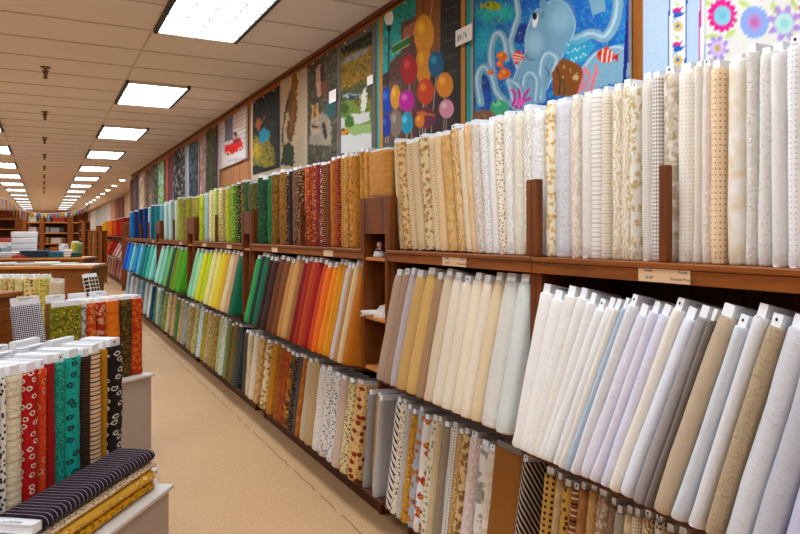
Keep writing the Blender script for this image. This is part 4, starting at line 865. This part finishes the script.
rest = [(206, 217.5, 'dark green leafy fabric panel left of the red truck panel', '#22200f', bars([(.3, .55, '#4c5a24'), (.93, 1.1, '#5c1c28')], 3, '#3c3c18', '#7c7434')),
 (198.5, 205.5, 'narrow pinkish white striped fabric panel', '#b8a098', bars([(.1, .25, '#7c3428'), (.6, .7, '#86685c')], 5, '#93786c', '#d8ccc4')),
 (187, 198, 'black and grey fabric panel with a white edge', '#1a1e22', bars([(0, .16, '#a8b0b4')], 7, '#3a444a', '#6a7880')),
 (173, 186.5, 'black fabric panel with small white motifs', '#12100f', bars([(.88, 1.1, '#9a9890')], 9, '#1c1818', '#b8b0ac')),
 (165.5, 172, 'orange and navy fabric panel', '#6c3414', bars([(0, .35, '#c8681c'), (.75, 1, '#b83858')], 11, '#242c54', '#20305c')),
 (157.5, 165, 'green landscape fabric panel with dark edges', '#93a468', bars([(0, .12, '#20241c'), (.85, 1.1, '#20201c')], 13, '#5c8440', '#b4ccd4')),
 (151, 157, 'dark green and pink fabric panel', '#2c3c28', bars([(0, .3, '#7c6858')], 15, '#4c6440', '#a08c80')),
 (145, 150.5, 'brownish pink fabric panel', '#93705c', bars([(.4, .6, '#5c4038')], 17, '#705044', '#b49484')),
 (139, 144.5, 'pale cream fabric panel with brown streaks', '#c0ac94', bars([(.1, .2, '#7c5c44')], 19, '#a08c74', '#dccdb8')),
 (134.5, 138.5, 'dark violet fabric panel', '#342838', bars([(0, .3, '#6c5048')], 21, '#4c3c48', '#201820')),
 (130, 134, 'brown fabric panel at the far end of the near wall', '#4c2c18', bars([(0, .4, '#6c4424')], 23, '#6c4428', '#2c180c'))]
for i, (a, b, lab, base, fn) in enumerate(rest): panel(a, b, 2.02, 3.0-.02*(i % 3), lab, fn, .03, .008, seed=20+i, base=base)
PX = 2.59
for i, (a, b, lab, base) in enumerate([(119, 123.5, 'dusty rose fabric panel on the far recessed wall', '#a87468'), (115.2, 118.6, 'brown and pink fabric panel on the far recessed wall', '#8a5c44'), (111, 114.8, 'orange brown fabric panel on the far recessed wall', '#9c6438'),
        (106, 110.6, 'white fabric panel with grey flowers on the far recessed wall', '#c8c8c6'), (101, 105.6, 'pale grey fabric panel on the far recessed wall', '#b8bcc0'), (96, 100.6, 'pale fabric panel with grey figures on the far recessed wall', '#b4b8b8'), (90.5, 95.6, 'pale sketch print fabric panel, farthest along the recessed wall', '#bcbcb8')]):
    z0 = 2.1 if i < 3 else 1.9
    ya, yb = YX(a, PX), YX(b, PX); tt = thing('fabric_banner', lab, 'banner', group='printed fabric panels on the far recessed wall')
    MB().box((PX-.01, yb, z0), (PX+.02, ya, 2.98), bev=.002).build('printed_cloth', F('floral', base, '#d8d0cc' if i > 2 else '#6c3c30', '#8c8c90' if i > 2 else '#c49484', 9.0), tt)
    MB().box((PX-.014, yb, 2.975), (PX+.02, ya, 2.995)).build('top_rail', W_SHELF, tt)
# ------------------------------------------------------------------ island displays on the left
def frame(o, ang):                                     # local x along the island, local y away from the viewer side
    u = Vector((math.sin(R(ang)), math.cos(R(ang)), 0)); n = Vector((math.cos(R(ang)), -math.sin(R(ang)), 0))
    return u, n
def yawed(loc, ang, t, look, label, group, lean=0, side=0, **kw):
    """bolt whose spine faces n (to the right of direction u)"""
    # bolt spine looks along local -x : turn -x onto n
    u, n = frame(None, ang); phi = math.atan2(-n.y, -n.x)
    b = bolt(loc, t, look, label, group, **kw)
    b.rotation_euler = (Matrix.Rotation(phi, 3, 'Z') @ Matrix.Rotation(lean, 3, 'Y') @ Matrix.Rotation(side, 3, 'X')).to_euler(); return b
def onray(px, p0, u):                                  # where the sight line of px meets the line p0 + s u
    a = alpha(px); d = Vector((math.sin(a), math.cos(a)))
    # p0 + s u = k d
    det = u.x*(-d.y)-u.y*(-d.x); return ((-p0.x)*(-d.y)-(-p0.y)*(-d.x))/det
# island 1 : white gondola, nearest
A1 = Vector((-.113, 2.973, 0)); ANG1 = 36.3; u1, n1 = frame(None, ANG1)
SZ1 = .395; ZB = .475
t = thing('gondola_shelf', 'white shelf unit at the bottom left holding the striped stack and red bolts', 'shelf unit', (A1.x, A1.y, 0), math.atan2(u1.y, u1.x))
# local: x along u, y = -n
MB().box((-1.2, -.285, SZ1-.02), (.745, .45, SZ1), bev=.003).build('shelf_board', WHITE, t)
MB().box((-1.18, -.262, 0), (.735, .44, SZ1-.021)).build('base_cabinet', plain('greige_panel', '#b7a89c', .6), t)
MB().box((-1.18, -.002, SZ1+.0005), (.725, .42, ZB-.003), bev=.003).build('riser', WHITE, t)
lst = [(-26, 'black and white print', F('scatter', '#dcd6cc', '#28242a')), (-12, 'grey floral', F('floral', '#a8a4a0', '#e4dcd4', '#5c5450')), (-1, 'white with black squiggles', F('scatter', '#ddd7cc', '#2c2826', '#2c2826', 1.3)), (5.5, 'cream ruffled', F('hstripe', '#e4d8bf', '#d8c8a8', '#cdbb98', 1.2, 1.2)),
 (22.5, 'red with white ring motifs', F('motif', '#b4240f', '#e8dcc8', '#8c1a0c', 1.0)), (38.5, 'orange with cream ribbons', F('motif', '#cf5014', '#e0a070', '#8c3010', 1.3)), (46, 'plain dark red', sol('#9c1b0e')),
 (55.5, 'teal with tiny dots', F('scatter', '#128c7c', '#5cc0b0', '#0c6c60', .5)), (66, 'aqua with dark motifs', F('motif', '#35ada0', '#1c2c30', '#2a7c78', 1.3)), (81.5, 'dark brown', F('hstripe', '#2c1a14', '#4c3024', '#5c3c2c', .5)),
 (91, 'cream newsprint', F('hstripe', '#dcc9a8', '#a84c34', '#6c4c3c', .9)), (102.5, 'narrow mustard', sol('#b8841c')), (106.5, 'black with white motifs', F('motif', '#1c1512', '#dcd6c8', '#3c3028', 1.2))]
for i, (px, words, m) in enumerate(lst):
    nx = lst[i+1][0] if i+1 < len(lst) else 123.5
    s0, s1 = onray(px, A1, u1), onray(nx, A1, u1); tt = (s1-s0)*.95; s_ = (s0+s1)/2
    p = A1+u1*(s_+.02)+Vector((0, 0, ZB))
    yawed(p, ANG1, tt, m, '%s bolt standing in the near left white shelf unit' % words, 'bolts standing in the near left display', tab=.034, zs=random.uniform(1.035, 1.065), side=R(random.uniform(-.5, .5)))
backs = [('white plaid', '#d8d4cc'), ('navy', '#28304c'), ('olive', '#5c6434'), ('rust', '#8c3c1c'), ('plum', '#5c2c44')]
for i, (words, c) in enumerate(backs):
    for j in (0, 1):
        if j and i in (0, 4): continue
        p = A1+u1*(-.30+.205*i+.05*j)-n1*(.225+.065*j)+Vector((0, 0, ZB))
        o = bolt(p, .055, sol(c), '%s bolt in the %s row of the near left shelf, white board showing' % (words, 'back' if j else 'middle'), 'back row bolts of the near left display', tab=.034, zs=1.075+.03*j)
        o.rotation_euler = (0, 0, math.atan2(u1.y, u1.x))
# four bolts lying in front, one on another
stack = [('gold bolt with black ring motifs, bottom of the flat stack at left', F('motif', '#d8a432', '#2c2010', '#d8a432', .9), .043, 0),
 ('yellow floral bolt lying under the cream bolt in the flat stack', F('floral', '#e2b75c', '#cc9c40', '#f0d490', 1.4), .050, .004),
 ('thin cream dotted bolt lying right under the purple striped bolt', F('scatter', '#e4cfae', '#4c3830', '#b08c70', .8), .030, -.012),
 ('dark purple bolt with thin white stripes lying on top of the stack', F('pin', '#170a1e', '#b098a8', None, .95, .15), .060, -.02)]
z = SZ1+.001; phi = math.atan2(-n1.y, -n1.x)
for lab, m, tk, off in stack:
    # local z (bolt height) along +u, spine (-x) to n, thickness (y) up
    b = bolt((0, 0, 0), tk*.93, m, lab, 'flat bolts stacked at the lower left', tab=.034, zs=1.42, Ds=1.08)
    ex = -n1; ez = u1; ey = ez.cross(ex)
    if 'purple' in lab: ez = -u1; ey = ez.cross(ex)
    M = Matrix((ex, ey, ez)).transposed(); b.rotation_euler = M.to_euler()
    st = .70+off
    p = A1+n1*(.235+off*.5)+u1*(st-.82 if ez.dot(u1) > 0 else st+.0)
    b.location = (p.x, p.y, z+tk*.5); z += tk+.0012
# island 2 : behind, floral bolts
P2 = Vector((.037, 4.95, 0)); ANG2 = 55.5; u2, n2 = frame(None, ANG2)
ZB2 = .56
t = thing('gondola_shelf', 'white shelf unit behind the near one, holding green and orange floral bolts', 'shelf unit', (P2.x, P2.y, 0), math.atan2(u2.y, u2.x))
MB().box((-.03, -.07, ZB2-.022), (.80, .30, ZB2-.002), bev=.003).build('shelf_board', WHITE, t)
MB().box((-.01, -.05, 0), (.785, .29, ZB2-.023)).build('base_cabinet', plain('greige_panel', '#b7a89c', .6), t)
lst = [(50, 81, 'olive green floral', F('mottled', '#8f8a24', '#565a16', '#c0b450', .8), 1), (81.5, 88.5, 'cream and blue', F('floral', '#cfc4b4', '#5c7884', '#b89c7c'), 0), (88.5, 98, 'orange and red floral', F('floral', '#c85020', '#e09c60', '#8c2414', .9), 0),
 (98, 107, 'red and cream floral', F('floral', '#a83420', '#d8b898', '#c86434', .9), 0), (107.5, 122, 'plain orange', F('mottled', '#d0681c', '#e08838'), 0), (122.5, 133.5, 'dark olive and brown floral', F('floral', '#3c3814', '#7c5c1c', '#28240e', .9), 0), (133.5, 144.5, 'orange red floral', F('floral', '#b8401c', '#e0843c', '#8c2c14', .7), 0)]
for a, b_, words, m, br in lst:
    s0, s1 = onray(a, P2, u2), onray(b_, P2, u2); p = P2+u2*((s0+s1)/2)+Vector((0, 0, ZB2))
    lab = '%s bolt in the second display, behind the near left bolts' % words; grp = 'bolts in the second left display'
    if br:
        q_ = P2+u2*(s0+.0)+Vector((0, 0, ZB2))+n2*.0
        o = bolt((q_.x, q_.y, q_.z), .05, m, lab, grp, tab=.034, zs=1.02, Ds=(s1-s0)/.19); o.rotation_euler = (0, 0, math.atan2(u2.y, u2.x))
    else: yawed(p, ANG2, min(.13, (s1-s0)*.95), m, lab, grp, tab=.024, zs=1.02)
for i in range(3):
    p = P2+u2*(.12+.17*i)-n2*.225+Vector((0, 0, ZB2)); o = bolt(p, .05, sol('#c8b89c' if i else '#8c6c3c'), ['brown', 'cream', 'pale buff'][i]+' bolt in the back row of the second display, white board showing', 'back row of the second display', tab=.05, zs=1.03, Ds=.8)
    o.rotation_euler = (0, 0, math.atan2(u2.y, u2.x))

# island backs : wooden cabinets with overhanging tops
def cabinet(px0, px1, d0, d1, ztop, depth, label, panels=2):
    a, b = pd(px0, d0), pd(px1, d1); L = (b-a).length; rz = math.atan2(b.y-a.y, b.x-a.x)
    t = thing('wooden_cabinet', label, 'cabinet', (a.x, a.y, 0), rz, 'wooden island cabinets')
    MB().box((.01, .015, 0), (L-.015, depth-.015, ztop-.031), bev=.002).build('cabinet_body', W_BOX, t)
    MB().box((-.02, -.015, ztop-.03), (L+.012, depth+.015, ztop), bev=.005).build('cabinet_top', W_LIGHT if panels > 2 else W_BOX, t)
    MB().box((.03, .025, 0), (L-.03, .03, .0)).v
    for i in range(panels):
        x0 = .04+(L-.08)*i/panels; x1 = .04+(L-.08)*(i+1)/panels-.02
        MB().box((x0, .004, .12), (x1, .0145, ztop-.1), bev=.003).build('door', W_BOX, t)
    return t, a, rz, L
cabinet(-60, 20.5, 3.75, 4.35, 1.235, .42, 'reddish wooden cabinet at the left edge behind the near white-topped bolts', 2)
t = yawed(pd(16.5, 4.62, .62), 60, .05, F('check', '#141a3a', '#dcdce4', None, 2.0), 'navy and white checked bolt leaning beside the left wooden cabinet', 'checked bolt', tab=.05, zs=1.0)
p = pd(30, 4.55, .60); t.location = pd(20.5, 4.22, .60); u_, n_ = frame(None, 114); t.rotation_euler = (Matrix.Rotation(R(-20), 3, 'Z') @ Matrix.Rotation(R(-7), 3, 'Y')).to_euler()
o = bolt(pd(46.5, 6.33, .6035), .05, sol('#dccdb4', .5), 'plain cream bolt standing left of the olive floral bolt', 'cream bolt', tab=.034, zs=1.0, Ds=.75); o.rotation_euler = (0, R(3), R(-28))
tt = thing('display_stand', 'low wooden stand under the yellow floral bolts', 'stand', pd(-6, 6.35), R(-14)); MB().box((-.5, -.05, .58), (.95, .3, .60), bev=.003).build('stand_top', W_BOX, tt); MB().box((-.45, .0, 0), (.9, .28, .579)).build('stand_base', W_BOX, tt)
tt = thing('display_stand', 'low wooden stand under the checked bolt', 'stand', pd(20, 4.22), R(-20)); MB().box((-.03, -.06, .565), (.27, .08, .598), bev=.003).build('stand_top', W_BOX, tt); MB().box((0, -.04, 0), (.24, .06, .564)).build('stand_base', W_BOX, tt)
ye = [(-14, 'pale yellow', F('floral', '#e4d8a4', '#c4ac54', '#f0e8b8', 1.2)), (-6, 'yellow sprig', F('scatter', '#e8deac', '#a89444', '#d0b84c')), (1, 'yellow with brown dots', F('scatter', '#e0cc8c', '#6c5028', '#8c7c34', 1.0)), (6.5, 'cream with brown motifs', F('motif', '#e0d098', '#8c6434', '#b8943c', .8)),
      (13, 'lime yellow', F('mottled', '#d8cc8c', '#e4dca4')), (22, 'yellow with large brown flowers', F('scatter', '#e4d49c', '#6c5834', '#a88c3c', 1.9)), (35, 'yellow and green', F('scatter', '#d4c870', '#74743c', '#e4dc94', 1.2))]
for i, (px, words, m) in enumerate(ye):
    nx = ye[i+1][0] if i+1 < len(ye) else 46
    p = pd((px+nx)/2, 6.35, .603); tk = min(.12, (nx-px)/FPX*6.35*.92)
    b = bolt(p, tk, m, '%s bolt in the far left group of yellow bolts' % words, 'yellow bolts behind the left cabinet', tab=.034, zs=1.05, Ds=.9); b.rotation_euler = (R(0), R(0), PI/2-TH*.9)
t, a, rz, L = cabinet(-40, 91.5, 7.45, 7.75, 1.235, .8, 'long wooden island cabinet with papers on its top, behind the yellow bolts', 5)
LAY = math.atan2
def flat(name, lab, cat, px, d, z, sx, sy, sz, mat, rz=0, grp=None, layers=1):
    """folded cloth or papers lying flat : stack of soft slabs"""
    p = pd(px, d, z); mm = MB(); rr = random.Random(int(px*7+d*3))
    for i in range(layers):
        z0 = sz*i/layers; j = rr.uniform(-.012, .012); mm.box((-sx/2+j, -sy/2+j, z0+.0008), (sx/2+j, sy/2+j*.5, sz*(i+1)/layers-.0008), bev=min(.012, sz/layers*.4))
    o = mm.build(name, mat); o.location = p; o.rotation_euler = (0, 0, rz); return tag(o, lab, cat, grp)
Z3 = 1.236
flat('pattern_sheet', 'white paper sheet on the right end of the long island cabinet', 'paper', 78, 8.0, Z3, .5, .3, .012, PAPER, R(-10), layers=2)
flat('pattern_sheet', 'pale green sheet lying on the island cabinet near its right end', 'paper', 60, 8.05, Z3, .4, .3, .02, plain('pale_green', '#b8ccb8'), R(10), layers=2)
flat('folded_cloth', 'white folded cloth on the island cabinet, left of the pale green sheet', 'cloth', 38, 8.05, Z3, .46, .35, .03, PAPER, R(-5), layers=3)
flat('folded_cloth', 'grey white folded cloth at the left of the island cabinet top', 'cloth', 10, 7.95, Z3, .5, .35, .03, plain('greywhite', '#c8c8cc'), R(6), layers=3)
o = bolt(pd(93, 7.5, .598), .10, F('plaid', '#3c2018', '#d8ccc0', None, 1.5), 'brown and white plaid bolt leaning on the right end of the long cabinet', 'plaid bolt', tab=.05, zs=.95); o.rotation_euler = (R(-14), R(0), R(45))
tt = thing('low_stand', 'small wooden stand under the brown plaid bolt', 'stand', pd(95, 7.66), R(-20)); MB().box((-.12, -.1, .57), (.16, .2, .597), bev=.003).build('stand_top', W_BOX, tt); MB().box((-.1, -.08, 0), (.14, .18, .569)).build('stand_base', W_BOX, tt)
# third island : counter with heaps of cloth
cabinet(-60, 84, 11.0, 11.4, 1.20, .8, 'far wooden island counter carrying dark blue folded cloth', 5)
Z4 = 1.201
flat('folded_cloth', 'dark blue folded cloth heap in the middle of the far counter', 'cloth', 36, 11.6, Z4, .46, .4, .12, plain('dark_blue_cloth', '#22364c', .8, .4), R(4), layers=3)
flat('folded_cloth', 'teal folded cloth right of the dark blue heap on the far counter', 'cloth', 57, 11.7, Z4, .24, .35, .10, plain('teal_cloth', '#2c6c84', .8, .4), R(-5), layers=3)
flat('folded_cloth', 'dark green folded cloth at the right end of the far counter', 'cloth', 76, 11.8, Z4, .18, .3, .08, plain('green_cloth', '#1f4c38', .8, .4), R(3), layers=2)
flat('folded_cloth', 'white folded cloth between teal and green heaps on the far counter', 'cloth', 67, 11.75, Z4, .16, .3, .13, PAPER, 0, layers=3)
flat('folded_cloth', 'long white folded cloth at the left of the far counter', 'cloth', 8, 11.6, Z4, .5, .35, .09, plain('greywhite', '#c8c8cc'), R(2), layers=3)
crumple('cloth_heap', 'red and white crumpled cloth on the left of the far counter', 'cloth', pd(20, 11.35, Z4), .13, .06, F('scatter', '#a84c3c', '#dcd0c8', '#8c3c34', 3), 31)
o = bolt(pd(73, 12.9, .98), .09, sol('#8cb06c'), 'light green bolt leaning behind the far counter', 'green bolt', tab=.024, zs=.8); o.rotation_euler = (R(8), 0, R(60))
o = bolt(pd(69.5, 12.8, .98), .09, sol('#d8c868'), 'pale yellow bolt leaning behind the far counter', 'yellow bolt', tab=.024, zs=.85); o.rotation_euler = (R(8), 0, R(60))
o = bolt(pd(61, 12.9, .98), .12, F('scatter', '#dcd8dc', '#8c2c8c', '#a83c98', 5), 'white bolt with magenta blotches behind the far counter', 'white bolt', tab=.024, zs=.75); o.rotation_euler = (0, 0, R(60))
tt = thing('display_table', 'plain wooden table behind the far counter', 'table', pd(30, 12.9), -TH+.1)
MB().box((-1.6, -.35, .94), (1.1, .35, .975), bev=.004).build('table_top', W_BOX, tt)
for x in (-1.55, 1.0):
    for y in (-.3, .25): MB().box((x, y, 0), (x+.06, y+.06, .94)).build('leg', W_BOX, tt)
wc = ['#dcdcdc', '#c8ccd0', '#e0dcd8', '#d0d4d8', '#dad8d8']
for i in range(6): flat('folded_cloth', 'white folded quilt batting pile, %s layer from the bottom, behind the far counter' % ORD[i+1], 'cloth', 24.5, 13.0, .976+i*.112, .42, .4, .11, plain('batting%d' % (i % 5), wc[i % 5]), R(2*i-3), 'white batting piled behind the counter')
for i, (px, c, wn, sx) in enumerate([(3, '#b8402c', 'red', .3), (8, '#d8a858', 'tan', .34), (2, '#5c788c', 'blue', .3), (46, '#c8a070', 'buff', .24), (47, '#8c3c2c', 'brick', .22), (55, '#b8b470', 'olive', .24), (54, '#e0d4c0', 'cream', .22)]):
    flat('folded_cloth', '%s folded cloth on the table behind the far counter' % wn, 'cloth', px, 12.9, .976+(.08 if i in (2, 4, 6) else 0), sx, .35, .075, plain('fold%d' % i, c, .8, .3), 0, 'coloured folded cloths behind the counter', 2)
# tall open shelving with posts, far back
def open_shelf(px0, px1, d, ztop, label, nsh, posts, depth=.45, bk=None):
    a, b = pd(px0, d), pd(px1, d); L = (b-a).length; rz = math.atan2(b.y-a.y, b.x-a.x)
    t = thing('open_shelving', label, 'shelving', (a.x, a.y, 0), rz, 'open wooden shelving at the back')
    for q_ in posts:
        x = (q_-px0)/(px1-px0)*L; MB().box((x-.06, 0, 0), (x+.06, .10, ztop), bev=.004).build('post', W_SHELF, t)
    zs = [.5+(ztop-.75)*i/(nsh-1) for i in range(nsh)]
    for z in zs: MB().box((.0, .02, z-.03), (L, depth, z), bev=.003).build('shelf', W_LIGHT, t)
    MB().box((0, depth+.001, 0), (L, depth+.02, ztop)).build('back_panel', bk or W_DARK, t)
    MB().box((0, -.01, ztop+.0005), (L, depth+.02, ztop+.06), bev=.004).build('top_rail', W_SHELF, t)
    return t, a, rz, L, zs
t, a, rz, L, zs = open_shelf(21, 71, 18.0, 2.17, 'open brown shelving with tall posts in the background', 6, (24, 41.5, 69.5))
cols = ['#dcd4c8', '#8c4c24', '#c8a050', '#5c3c2c', '#3c4c6c', '#b03c34', '#d8c8a0', '#6c7c44', '#2c2c34', '#c87830', '#a8a8a8']
cn = ['cream', 'brown', 'gold', 'dark brown', 'slate blue', 'red', 'buff', 'green', 'charcoal', 'orange', 'grey']
rr = random.Random(12)
for zi, z in enumerate(zs[1:]):
    x = .12
    while x < L-.35:
        w_ = rr.uniform(.22, .34)
        if not any(abs(x+w_/2-(q_-21)/50*L) < .2 and False for q_ in (41.5,)):
            k = rr.choice((0, 0, 0, 6, 6, 6, 1, 2, 2, 4, 5, 7, 9, 10, 10)); hh = rr.uniform(.13, .22)
            dpt = .3; mm = MB()
            for l in range(3): mm.box((-w_/2+rr.uniform(0, .01), -dpt/2, hh*l/3+.001), (w_/2-rr.uniform(0, .01), dpt/2, hh*(l+1)/3-.001), bev=.01)
            o = mm.build('folded_cloth', plain('shelf_cloth_'+cn[k], cols[k], .8)); ux = Vector((math.cos(rz), math.sin(rz), 0)); uy = Vector((-math.sin(rz), math.cos(rz), 0))
            p = a+ux*(x+w_/2)+uy*.27; o.location = (p.x, p.y, z+.001); o.rotation_euler = (0, 0, rz); tag(o, '%s folded cloth, %s from left on the %s shelf up of open background shelving' % (cn[k], ORD[max(1, int(x/.3)+1)], ORD[zi+2]), 'cloth', '%s folded cloths, %s shelf of background shelving' % (cn[k], ORD[zi+2]))
        x += w_+rr.uniform(.02, .1)
open_shelf(74, 84, 24, 2.0, 'dark open shelving right of the posts, at the far back', 5, (75, 83))
t, a, rz, L, zs = open_shelf(89, 101, 22, 1.65, 'low orange brown shelf beside the far red and yellow rack', 5, (89.6, 95, 100.4), bk=W_LIGHT)
open_shelf(-30, 19, 19.5, 2.0, 'brown shelving at the far left edge in the background', 5, (-29, -6, 17))
for i, (px, d, z, sx, sz, c, wn) in enumerate([(4, 16, 1.45, .42, .3, '#d8d4d8', 'white framed'), (12, 16.4, 1.4, .22, .42, '#3c5c8c', 'blue')]): pass
tt = thing('display_table', 'dark table with stacked goods near the left edge of the background', 'table', pd(5, 16), -TH)
MB().box((-.9, -.3, .98), (.4, .3, 1.02), bev=.004).build('table_top', W_BOX, tt)
for x in (-.85, .3):
    for y in (-.25, .2): MB().box((x, y, 0), (x+.05, y+.05, .98)).build('leg', W_BOX, tt)
for i, (px, z0, sx, sz, c, wn) in enumerate([(3, 1.021, .42, .14, '#d0c8c0', 'cream'), (3, 1.163, .38, .10, '#3c5474', 'navy'), (4, 1.265, .4, .14, '#dcdce0', 'white'), (4, 1.407, .34, .10, '#b84c38', 'red'), (12, 1.021, .3, .3, '#8ca4b8', 'pale blue'), (23, 1.021, .14, .45, '#d8d0d4', 'pinkish white')]):
    flat('cloth_box', '%s box of cloth on the dark table near the left edge' % wn, 'box', px, 16, z0, sx, .4, sz, plain('boxc%d' % i, c), -TH, 'boxes on the dark background table', 1)
# bunting
def bunting(pts, n, label, seed, sag=.12, size=.16):
    t = thing('bunting', label, 'bunting', (0, 0, 0)); rr = random.Random(seed); P = []
    for i in range(len(pts)-1):
        for k in range(12): q_ = k/12; v = Vector(pts[i]).lerp(Vector(pts[i+1]), q_); v.z -= sag*4*q_*(1-q_); P.append(v)
    P.append(Vector(pts[-1])); m = MB()
    for a_, b_ in zip(P, P[1:]): m.cyl(a_, b_, .008, n=5)
    m.build('string', PAPER, t); cl = ['#d8a03c', '#e4dcd0', '#5c78b0', '#c8b8a0', '#d8c850', '#8ca8c8', '#c86c5c', '#9c7cb0', '#88a868']
    tot = len(P)-1
    for i in range(n):
        f = (i+.5)/n*tot; j = int(f); c = P[j].lerp(P[min(j+1, tot)], f-j); dv = (P[min(j+1, tot)]-P[j]).normalized()
        w_ = size*.45; e = dv*w_; nrm = Vector((-dv.y, dv.x, 0)).normalized()*.003; vs = [c-e-nrm, c+e-nrm, c-Vector((0, 0, size))-nrm, c-e+nrm, c+e+nrm, c-Vector((0, 0, size))+nrm]
        MB().add(vs, [(0, 1, 2), (5, 4, 3), (0, 3, 4, 1), (1, 4, 5, 2), (2, 5, 3, 0)]).build('flag', plain('flag_'+cl[i % 9][1:], cl[i % 9], .8), t)
def hz(px, py, d): p = pd(px, d); p.z = EYE+(HZ-py)/FPX*d; return p
bunting([hz(30, 212, 16.5), hz(58, 213, 16.5), hz(82, 209, 17), hz(90, 202, 17.5)], 24, 'string of small coloured pennants strung over the background shelving', 1, .02, .13)
bunting([hz(-20, 184, 11), hz(8, 200, 13), hz(30, 212, 16.5)], 14, 'string of orange and dark pennants sloping down at the left edge', 2, .05, .22)
